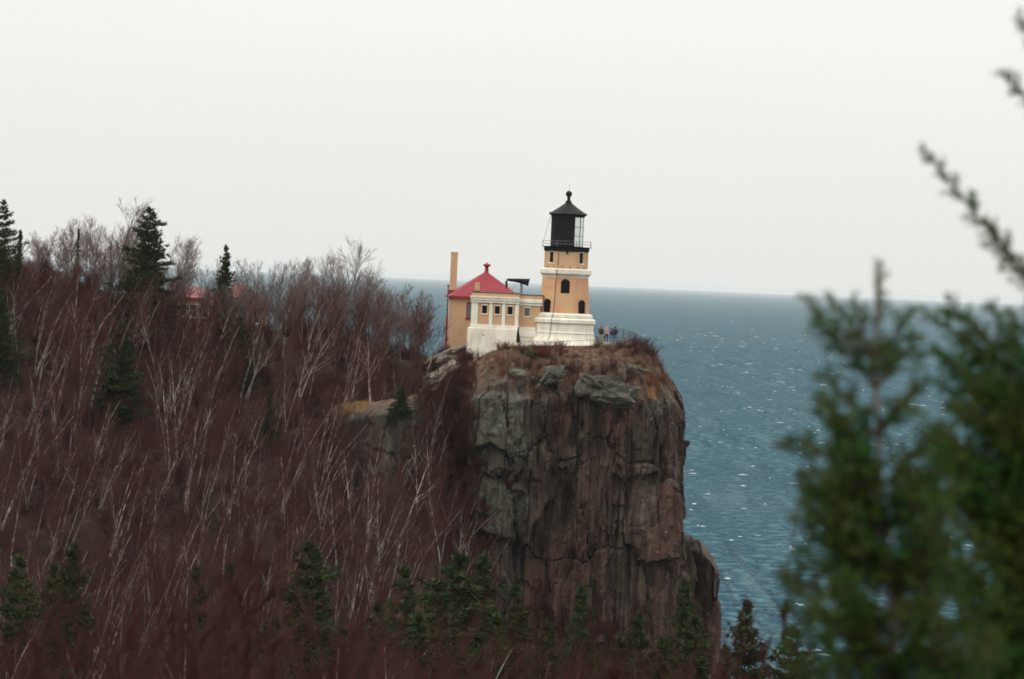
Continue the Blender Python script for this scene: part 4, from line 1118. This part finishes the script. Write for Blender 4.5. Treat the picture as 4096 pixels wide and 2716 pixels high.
for k in range(150):
    q = shoulder_pt(1745, 2660, .0, .92)
    if q is None: continue
    px, py = proj(*q); s = rng.uniform(.45, 1.15)
    e = plant('bare_shrub', [BUSH[k % 3]], ('twigs',), q, s, s * 1.3, rng.random() * 6, 'low rust-brown leafless shrub on the cliff-top brow', 'shrub', 'shrubs on the cliff top', mats=[(rust, twig_red)[k % 2]])
    if k < 3: bsrc.append((e.children[0],))
for q, s in ((P(2588, 1400, 447), 1.2), (P(2615, 1425, 446), 1.1), (P(2565, 1392, 447.5), 1.0)):
    plant('bare_shrub', [BUSH[1]], ('twigs',), q, s, s * 1.2, 1.0, 'dark red leafless shrub at the outer end of the platform', 'shrub', 'shrubs at the platform end', mats=[twig_red])
gn_instances('low_brush', bs, bsrc, 'low brown brush and saplings under the bare trees', 'brush')

def leafy(seed, n, R, mat, hgt):
    r = np.random.default_rng(seed); c = r.normal(size=(n, 3)); c /= np.linalg.norm(c, axis=1)[:, None]; c *= (r.random(n) ** .4)[:, None] * np.array([R, R, hgt]); c[:, 2] += hgt
    d = r.normal(size=(n, 3)); s = np.cross(d, r.normal(size=(n, 3))); d /= np.linalg.norm(d, axis=1)[:, None]; s /= np.linalg.norm(s, axis=1)[:, None]
    V = np.stack([c - s * .045, c + s * .045, c + d * .15], 1).reshape(-1, 3)
    me = tri_mesh('leaves', V, np.arange(3 * n).reshape(-1, 3)); me.materials.append(mat); return me
plant('red_bush', [leafy(1, 700, .75, shrub_red, .45), BUSH[0]], ('leaves', 'twigs'), on_brow(2170, 1425), 1.1, 1.1, 0, 'small scarlet-leaved bush below the lighthouse base', 'bush')
plant('juniper_bush', [leafy(2, 900, .62, needle_olive, .42), BUSH[2]], ('leaves', 'twigs'), on_brow(2128, 1432), 1.1, 1.1, 0, 'small dark green juniper next to the scarlet bush', 'bush')
plant('orange_bush', [leafy(3, 260, .6, rust, .5), BUSH[2]], ('leaves', 'twigs'), P(352, 1330, 425), 1, 1, 0, 'small rust-orange bush among the pale birches', 'bush')

# dry grass on the brow and the outcrop
gb = []
def blades(q, n, rr, hh):
    for _ in range(n):
        gb.append((q[0] + rng.normal() * rr, q[1] + rng.normal() * rr, q[2] - .05, hh * rng.uniform(.6, 1.3)))
for k in range(2300):
    q = shoulder_pt(1740, 2690, .02, .95)
    if q is not None: blades(q, 9, .16, .30)
ga = np.array(gb)
def grass_mesh(ga, seed, wdt=.018):
    r = np.random.default_rng(seed); n = len(ga); a = r.random(n) * 6.28; u = np.stack([np.cos(a), np.sin(a), 0 * a], -1) * wdt
    tip = ga[:, :3] + np.stack([r.normal(size=n) * .12 + .06, r.normal(size=n) * .12, ga[:, 3]], -1)
    V = np.stack([ga[:, :3] - u, ga[:, :3] + u, tip], 1).reshape(-1, 3)
    return tri_mesh('grass', V, np.arange(3 * n).reshape(-1, 3))
straw = simple('dry_straw', (.085, .034, .019), (.16, .092, .052), .8, .9)
straw_y = simple('yellow_straw', (.27, .155, .065), (.18, .10, .045), .8, .9)
tag(link('dry_grass', grass_mesh(ga, 3), None, straw), 'rusty tan dry grass over the brow of the cliff', 'grass', kind='stuff')
gb = []
ox, oy, oz = OUT
for k in range(2400):
    i = rng.integers(0, ox.shape[0]); j = rng.integers(0, ox.shape[1]); px, py = proj(ox[i, j], oy[i, j], oz[i, j])
    if px < 1350 or px > 1472 + rng.normal() * 15 or py > 1660: continue
    blades((ox[i, j], oy[i, j], oz[i, j]), 7, .2, .42)
tag(link('yellow_grass', grass_mesh(np.array(gb), 4), None, straw_y), 'patch of bright yellow dry grass on the rock outcrop', 'grass', kind='stuff')

# conifers: where each top and foot stands in the place
def con(j, px, py_top, hm, Yd, wscale, mat, label, z=None, rz=0.0):
    if hm is not None and Yd < 446 and px != 1608: Yd = foot(px, py_top + hm * 38.5)
    t = P(px, py_top, Yd); g = gz(t.x, Yd)
    if hm is not None and px != 1608: hm = t.z - g + .1
    h = t.z - g if hm is None else hm
    base = t.z - h
    return plant('conifer', CON[j], ('trunk', 'crown'), (t.x, Yd, base), h / 9, wscale, rz, label, 'tree', mats=[None, mat])
D_, O_ = needle, needle_olive
con(0, 598, 835, None, 452, 2.2, D_, 'big broad dark spruce standing highest on the wooded ridge', rz=.4)
con(2, 15, 805, None, 452, 1.3, D_, 'tall ragged pine cut by the left edge of the view on the ridge', rz=1.0)
con(3, 82, 925, None, 452, .8, D_, 'slim dark spruce just beside the ragged ridge pine')
con(3, 315, 920, None, 459, .55, D_, 'thin spire-like spruce between pale bare ridge trees')
con(1, 905, 985, None, 458, 1.1, D_, 'dark spruce on the ridge just before the faded red house roof', rz=2)
con(1, 878, 1150, 6.0, 444, .8, D_, 'small dark spruce below the faded house roof', rz=1.3)
con(1, 492, 1292, 10.5, 421, 2.0, D_, 'dark spruce alone in the middle of the birch slope', rz=.8)
con(0, 5, 1165, 10.0, 420, 1.3, D_, 'dark spruce at the left edge half way up the birch slope', rz=2.4)
con(0, 1608, 1545, 3.3, 422, .80, D_, 'bushy young pine on the rock outcrop beside the yellow grass', rz=.5)
con(3, 1080, 1560, 6.0, 423, .8, D_, 'narrow dark fir deep in the birches left of the outcrop')
con(1, 960, 1270, 8.0, 440, 1.3, D_, 'shadowy fir behind the twin white birches below the house', rz=3)
con(1, 1735, 1440, 5.5, 450, .8, D_, 'dark fir in the gully beside the rock slabs', rz=1)
con(3, 728, 1960, 5.0, 396, .55, D_, 'tiny dark fir low in the thicket of the slope')
con(1, 300, 2180, None, 215, 1.48, O_, 'dark bushy pine rising from the lower left valley', rz=.3)
con(0, 215, 2265, None, 225, 1.32, O_, 'shorter pine just left of the bushy valley pine', rz=1.3)
con(2, 80, 2235, None, 235, 1.57, O_, 'olive pine low at the left edge of the valley', rz=2.3)
con(1, 790, 2275, None, 260, 1.32, O_, 'small fresh green pine in the red-brown valley thicket', rz=.9)
con(1, 920, 2260, None, 250, 1.23, O_, 'young pine beside the small fresh green one', rz=2.9)
con(0, 1240, 2180, None, 240, 2.18, O_, 'rounded olive pine crown at the middle of the valley', rz=.4)
con(2, 1620, 2275, None, 230, 1.32, O_, 'pointed olive fir left of the pine clump under the cliff', rz=1.1)
con(0, 1840, 2230, None, 215, 2.18, O_, 'tall broad olive fir of the clump under the cliff', rz=2.2)
con(1, 1935, 2230, None, 222, 1.83, O_, 'narrower olive fir beside the tall broad one under the cliff', rz=.2)
con(2, 1750, 2330, None, 200, 1.75, O_, 'loose green pine in front of the clump under the cliff', rz=.7)
con(1, 2065, 2345, None, 215, 1.57, O_, 'olive fir at the seaward end of the clump under the cliff', rz=1.9)
con(1, 2330, 2355, None, 225, 1.32, O_, 'green fir standing alone before the middle of the cliff', rz=1.2)
con(0, 2340, 2470, None, 195, 1.05, O_, 'bushy low pine below the lone fir before the cliff', rz=2.2)
con(1, 2555, 2460, None, 205, 1.23, O_, 'narrow fir before the seaward half of the cliff', rz=.3)
con(2, 2480, 2560, None, 180, 1.26, O_, 'low ragged pine under the narrow fir', rz=1.4)
con(1, 2745, 2330, None, 245, 1.40, O_, 'dark fir against the foot of the rock buttress', rz=1.0)
con(0, 2780, 2475, None, 200, 1.48, O_, 'bushy pine in front of the rock buttress', rz=.6)
con(0, 2990, 2415, None, 215, 1.40, D_, 'dark pine outlined against the water beyond the buttress', rz=1.6)
con(2, 3170, 2520, None, 205, 1.57, D_, 'low spreading dark pine by the shore near the blurred branches', rz=2.6)

con(0, 1510, 2420, None, 190, 1.1, O_, 'low olive pine at the landward foot of the pine clump', rz=.5)
con(1, 1680, 2470, None, 172, 1.2, O_, 'olive pine low in front of the pointed fir', rz=1.7)
con(2, 1985, 2470, None, 176, 1.2, O_, 'ragged olive pine low in front of the narrower fir', rz=2.1)
con(0, 2190, 2500, None, 178, 1.1, O_, 'broad low pine between the clump and the lone fir', rz=.2)
con(1, 2655, 2560, None, 176, 1.1, O_, 'low dark pine below the foot of the buttress', rz=1.1)
con(0, 1370, 2520, None, 170, 1.2, O_, 'short wide pine at the bottom below the rounded valley crown', rz=2.8)
con(1, 2905, 2590, None, 190, 1.0, O_, 'short pine at the bottom before the outlined shore pine', rz=.9)
con(2, 1110, 2480, None, 185, 1.0, O_, 'thin olive pine at the bottom among red-brown brush', rz=1.5)
# trees that stand out
def single(seed, px, py_top, px_b, py_b, Yd, label, bark, tw, **kw):
    t = P(px, py_top, Yd); b = P(px_b, py_b, Yd)
    if seed not in (902, 903):
        if Yd < 446: Yd = foot(px_b, py_b)
        t = P(px, py_top, Yd); b = P(px_b, py_b, Yd); b.z = gz(b.x, b.y) - .05
    h = t.z - b.z
    tm, cm = bare_tree(seed, h=h * 1.03, **kw); tm.materials.append(bark); cm.materials.append(tw)
    return plant('bare_tree', (tm, cm), ('trunk', 'crown'), tuple(b), 1, 1, 0, label, 'tree')
single(901, 1395, 1000, 1335, 1330, 456, 'wide spreading bare tree outlined against sky above the lake', dark_bark, twig_grey, r0=.15, lean=.25, n1=20, spread=1.45, low=.28, curve=.3)
single(902, 1500, 1330, 1480, 1630, 428, 'white birch rising beside the yellow grass of the outcrop', birch_bark, twig_red, r0=.13, lean=.10, n1=16, spread=1.0, low=.35)
single(903, 1752, 1270, 1700, 1540, 449, 'lone slim white birch leaning beside the rock slabs', birch_bark, twig_red, r0=.10, lean=.30, n1=10, spread=.7, low=.5)
single(904, 1090, 1310, 985, 1600, 430, 'larger of the twin white birches below the faded red house', birch_bark, twig_red, r0=.14, lean=.36, n1=16, spread=.9, low=.4, fork=2)
single(905, 1000, 1260, 960, 1590, 431, 'straighter of the twin white birches below the faded red house', birch_bark, twig_red, r0=.14, lean=.15, n1=14, spread=.8, low=.4)
single(906, 1330, 1200, 1180, 1660, 426, 'tall pale birch leaning over the slope left of the outcrop', birch_bark, twig_red, r0=.12, lean=.30, n1=20, spread=1.0, low=.35)
single(907, 1590, 1240, 1480, 1560, 434, 'pale crooked birch with long limbs reaching towards the lake', birch_bark, twig_grey, r0=.12, lean=.38, n1=20, spread=1.25, low=.3, curve=.2)
single(908, 480, 820, 440, 1150, 458, 'round-crowned pale bare tree highest on the ridge left of the big spruce', dark_bark, twig_grey, r0=.13, lean=.08, n1=30, spread=1.2, low=.2, twig=1.3)
single(909, 1880, 1985, 1790, 2330, 400, 'forked bare birch in front of the landward end of the cliff', birch_bark, twig_red, r0=.10, lean=.35, n1=12, spread=1.0, low=.45, fork=2)

# ------------------------------------------------------------------ out-of-focus branches close to the overlook
def fir_branch(segs, nd, p0, p1, rng, w0=.10, nl=.021, twigs=1.5, sag=.0):
    p0 = np.array(p0, float); p1 = np.array(p1, float); ax = p1 - p0; ln = np.linalg.norm(ax); d = ax / ln
    n = max(4, int(ln / .05)); pts = [p0]
    off = np.zeros(3)
    for i in range(n):
        f = (i + 1) / n; off = off + rng.normal(size=3) * .0025
        pts.append(p0 + ax * f + off + np.array([0, 0, -sag * math.sin(math.pi * f)]))
    for i in range(n):
        segs.append((pts[i], pts[i + 1], .0055 * (1 - .75 * i / n), .0055 * (1 - .75 * (i + 1) / n)))
    tw = [(pts, ln)]
    m = int(ln / .022 * twigs)
    for k in range(m):
        f = .12 + .86 * (k + rng.random()) / m; i = min(int(f * n), n - 1); b = pts[i] + (pts[i + 1] - pts[i]) * (f * n - i)
        s = np.cross(d, rng.normal(size=3)); s = unit(s + np.array([0, 0, -.1]))
        l2 = w0 * (1.05 - .82 * f) * rng.uniform(.5, 1.25) + .015
        e = b + unit(d * .8 + s) * l2; mid = (b + e) / 2 + rng.normal(size=3) * .004
        segs.append((b, mid, .0022, .0018)); segs.append((mid, e, .0018, .001)); tw.append(([b, mid, e], l2))
    for pp, l2 in tw:
        q = max(6, int(l2 / .0014))
        f = rng.random(q) * (len(pp) - 1); i = np.minimum(f.astype(int), len(pp) - 2); A_ = np.array(pp)
        b = A_[i] + (A_[i + 1] - A_[i]) * (f - i)[:, None]; dd = A_[i + 1] - A_[i]; dd /= np.linalg.norm(dd, axis=1)[:, None] + 1e-9
        s = np.cross(dd, rng.normal(size=(q, 3))); s /= np.linalg.norm(s, axis=1)[:, None] + 1e-9
        v = dd * .75 + s; v /= np.linalg.norm(v, axis=1)[:, None]
        nd.append(np.concatenate([b, b + v * (nl * rng.uniform(.7, 1.2, q))[:, None]], 1))
def near_fir(name, base, branches, trunk, seed, label, mat=needle_near, w0=.11):
    rng = np.random.default_rng(seed); segs = []; nd = []
    for a, b, tr in zip(trunk[:-1], trunk[1:], np.linspace(.016, .004, len(trunk) - 1)): segs.append((np.array(a), np.array(b), tr, tr * .8))
    for a, b in branches: fir_branch(segs, nd, a, b, rng, w0=w0 * rng.uniform(.8, 1.2) * (.6 if proj(*b)[1] < 1320 else 1.0))
    g = np.array([base[0], base[1], gz(base[0], base[1]) - .15])
    if g[2] < base[2]: segs.append((g, np.array(base), .026, .018))
    base = g; segs = [(a - base, b - base, r, q) for a, b, r, q in segs]
    A = np.concatenate(nd); A[:, :3] -= base; A[:, 3:] -= base
    r = np.random.default_rng(seed + 1); s = np.cross(A[:, 3:] - A[:, :3], r.normal(size=(len(A), 3))); s /= np.linalg.norm(s, axis=1)[:, None] + 1e-9; s *= .0019
    V = np.stack([A[:, :3] - s, A[:, :3] + s, A[:, 3:]], 1).reshape(-1, 3)
    e = empty(name, base); tag(e, label, 'tree')
    link('trunk', seg_mesh('trunk', segs, 4), e, dark_bark); link('crown', tri_mesh('crown', V, np.arange(len(V)).reshape(-1, 3)), e, mat)
NY = 12.0
r_ = np.random.default_rng(77)
def Q(px, py, dy=0.0): return np.array(P(px, py, NY + dy))
ax1 = [(3512, 1060), (3505, 1260), (3500, 1500), (3520, 1900), (3560, 2400), (3600, 2950), (3620, 3600)]
tr1 = [Q(x, y) for x, y in ax1][::-1]
br1 = [(Q(3505, 1330), Q(3512, 1040))]
for py0, lst in ((1420, ((3310, 1190, .0), (3650, 1230, .05), (3240, 1300, -.05))),
                 (1560, ((3215, 1190, .1), (3680, 1330, -.1), (3420, 1180, -.12), (3600, 1380, .15))),
                 (1750, ((3270, 1490, .0), (3250, 1600, -.12), (3720, 1500, .1), (3640, 1560, -.15))),
                 (1950, ((3150, 1740, .05), (3260, 1650, -.1), (3760, 1680, .1), (3330, 1720, .2))),
                 (2150, ((3180, 1900, .1), (3130, 1760, -.05), (3760, 1900, .15), (3300, 1880, -.2), (3650, 1860, -.1))),
                 (2350, ((3160, 2080, .0), (3200, 1980, -.15), (3780, 2080, .1), (3400, 2050, -.25), (3350, 2120, .2))),
                 (2550, ((3120, 2270, .1), (3180, 2180, -.1), (3820, 2250, .2), (3350, 2260, -.25), (3600, 2200, .2))),
                 (2800, ((3140, 2430, .0), (3230, 2380, -.2), (3850, 2450, .1), (3400, 2380, .25), (3650, 2400, -.25))),
                 (3000, ((3180, 2640, .1), (3300, 2560, -.2), (3850, 2650, .2), (3550, 2560, .2), (3420, 2600, 0))),
                 (3200, ((3300, 2760, .1), (3700, 2700, -.2), (3500, 2700, .1), (3900, 2760, .0)))):
    tx = np.interp(py0, [y for _, y in ax1], [x for x, _ in ax1])
    for bx, by, dy in lst: br1.append((Q(tx, py0), Q(bx, by, dy)))
for k in range(90):
    py0 = 1880 + 1450 * r_.random() ** .8; tx = np.interp(py0, [y for _, y in ax1], [x for x, _ in ax1]); sg = r_.choice((-1, 1), p=(.55, .45))
    wd = np.interp(py0, [1880, 2100, 2600, 3300], [220, 380, 470, 520]) * r_.uniform(.3, 1.0)
    br1.append((Q(tx, py0), Q(tx + sg * wd, py0 - r_.uniform(60, 380), r_.uniform(-.3, .3))))
near_fir('near_fir', Q(3620, 3600), br1, tr1, 11, 'blurred young green fir close to the camera with its leader against the sky', w0=.095)
NY = 13.0
tr2 = [Q(4330, 4200), Q(4300, 3000), Q(4290, 2000), Q(4300, 1200), Q(4320, 300), Q(4330, -200)]
br2 = [(Q(4260, 1330), Q(3680, 580)), (Q(4300, 1500), Q(3760, 1000, .2)), (Q(4290, 1300, .1), Q(3960, 870)), (Q(4320, 600), Q(4000, 280)), (Q(4325, 620), Q(4060, 400, .1)), (Q(4290, 350), Q(4070, 60)),
       (Q(4290, 1750), Q(3960, 1180)), (Q(4290, 1900), Q(3830, 1330, .2)), (Q(4290, 2100), Q(3860, 1520, -.1)), (Q(4290, 2250), Q(3760, 1700, .1)), (Q(4290, 2000), Q(3980, 1480, -.2)),
       (Q(4290, 2500), Q(3850, 1900, -.2)), (Q(4290, 2700), Q(3720, 2150, .1)), (Q(4290, 2800), Q(3850, 2300, -.2)), (Q(4290, 2950), Q(3680, 2420, .2)), (Q(4290, 3000), Q(3800, 2500, -.1)),
       (Q(4290, 3150), Q(3650, 2600, .1)), (Q(4300, 3200), Q(3800, 2680, -.2)), (Q(4290, 2600), Q(4000, 2050, .2)), (Q(4290, 2300), Q(4020, 1800, .1)), (Q(4290, 2900), Q(4000, 2380, .1)),
       (Q(4290, 1600), Q(4030, 1250, -.2)), (Q(4290, 3100), Q(3950, 2560, .25)), (Q(4290, 2450), Q(3900, 2080, 0))]
for k in range(80):
    py0 = 1500 + 1900 * r_.random() ** .75; br2.append((Q(4290, py0), Q(4290 - r_.uniform(200, 620), py0 - r_.uniform(250, 620), r_.uniform(-.35, .35))))
br2 = [b for i, b in enumerate(br2) if i not in (1, 4)]
near_fir('near_fir', Q(4330, 4200), br2, tr2, 12, 'blurred larger fir at the right edge with branches slanting up to the left', w0=.12)

# bare saplings near the overlook: a thin red-brown veil over the bottom of the view
for k, (px, py, Yd, hh) in enumerate(((3820, 1250, 16, 3.2), (2840, 2120, 20, 2.6), (2300, 2450, 24, 2.6), (1950, 2520, 26, 2.6), (1450, 2480, 25, 2.6), (1000, 2050, 28, 3.0),
                                      (560, 2150, 24, 3.0), (130, 2100, 22, 3.0), (2600, 2450, 27, 3), (1700, 2450, 33, 3), (300, 2330, 15, 2.4), (720, 2400, 17, 2.4), (1180, 2380, 16, 2.4), (1560, 2420, 18, 2.4), (2050, 2600, 17, 2.4), (2450, 2600, 19, 2.4), (2780, 2480, 15, 2.2), (880, 2300, 21, 2.6), (40, 2350, 18, 2.4), (180, 2450, 12, 2), (620, 2500, 12, 2), (1050, 2520, 11, 2), (1420, 2560, 12, 2), (1900, 2620, 12, 2), (2300, 2640, 13, 2))):
    t = P(px, py, Yd); hh = t.z - gz(t.x, t.y); tm, cm = bare_tree(600 + k, h=hh, r0=.012, lean=.10, n1=10, spread=.75, low=.3, twig=.3, tw_r=.0018) if px > 2600 else bare_tree(600 + k, h=hh, r0=.012, lean=.12, n1=17, spread=.85, low=.25, twig=.4, tw_r=.0020)
    for me in (tm, cm):
        me.materials.append(veil)
    plant('bare_sapling', (tm, cm), ('trunk', 'crown'), (t.x, t.y, t.z - hh), 1, 1, 0, 'blurred thin leafless sapling close in front of the camera', 'sapling', 'blurred saplings near the camera')

# whitecaps
fo = []
V = []; F = []
r = np.random.default_rng(21)
for k in range(1500):
    Yd = 540 * (16 ** r.random()); x = r.uniform(-.13, .14) * Yd
    ln = r.gamma(1.5, .6) * (Yd / 900) ** .7 + .3; wd = r.uniform(.3, .9); hgt = r.uniform(.06, .24) * (Yd / 900) ** .35
    n = 7; b = len(V); sk = r.normal() * .25
    for i in range(n):
        f = i / (n - 1) - .5; w_ = wd * (1 - (2 * f) ** 2) * r.uniform(.5, 1.2) + .05; xx = x + f * ln; yy = Yd + f * ln * sk + r.normal() * .12
        V += [(xx, yy - w_, .01), (xx, yy, .02 + hgt * (1 - (2 * f) ** 2) * r.uniform(.5, 1.2)), (xx, yy + w_, .01)]
    for i in range(n - 1):
        a = b + i * 3; F += [(a, a + 3, a + 4, a + 1), (a + 1, a + 4, a + 5, a + 2)]
tag(link('whitecap_foam', tri_mesh('foam', V, F, True), None, foam), 'scattered white foam of breaking wavelets on the lake', 'foam', kind='stuff')

# ------------------------------------------------------------------ haze over the lake
hz = MB().box(-16500, 16500, -700, 80500, -13.5, 66).build('haze', None)
hm = bpy.data.materials.new('haze'); hm.use_nodes = True; t = hm.node_tree; t.nodes.clear()
o_ = t.nodes.new('ShaderNodeOutputMaterial'); pv = t.nodes.new('ShaderNodeVolumePrincipled')
pv.inputs['Color'].default_value = (.80, .82, .83, 1); pv.inputs['Density'].default_value = 2.5e-5; pv.inputs['Anisotropy'].default_value = .0
t.links.new(pv.outputs[0], o_.inputs['Volume']); hz.data.materials.append(hm)
tag(hz, 'pale haze over the lake towards the horizon', 'haze', kind='stuff')
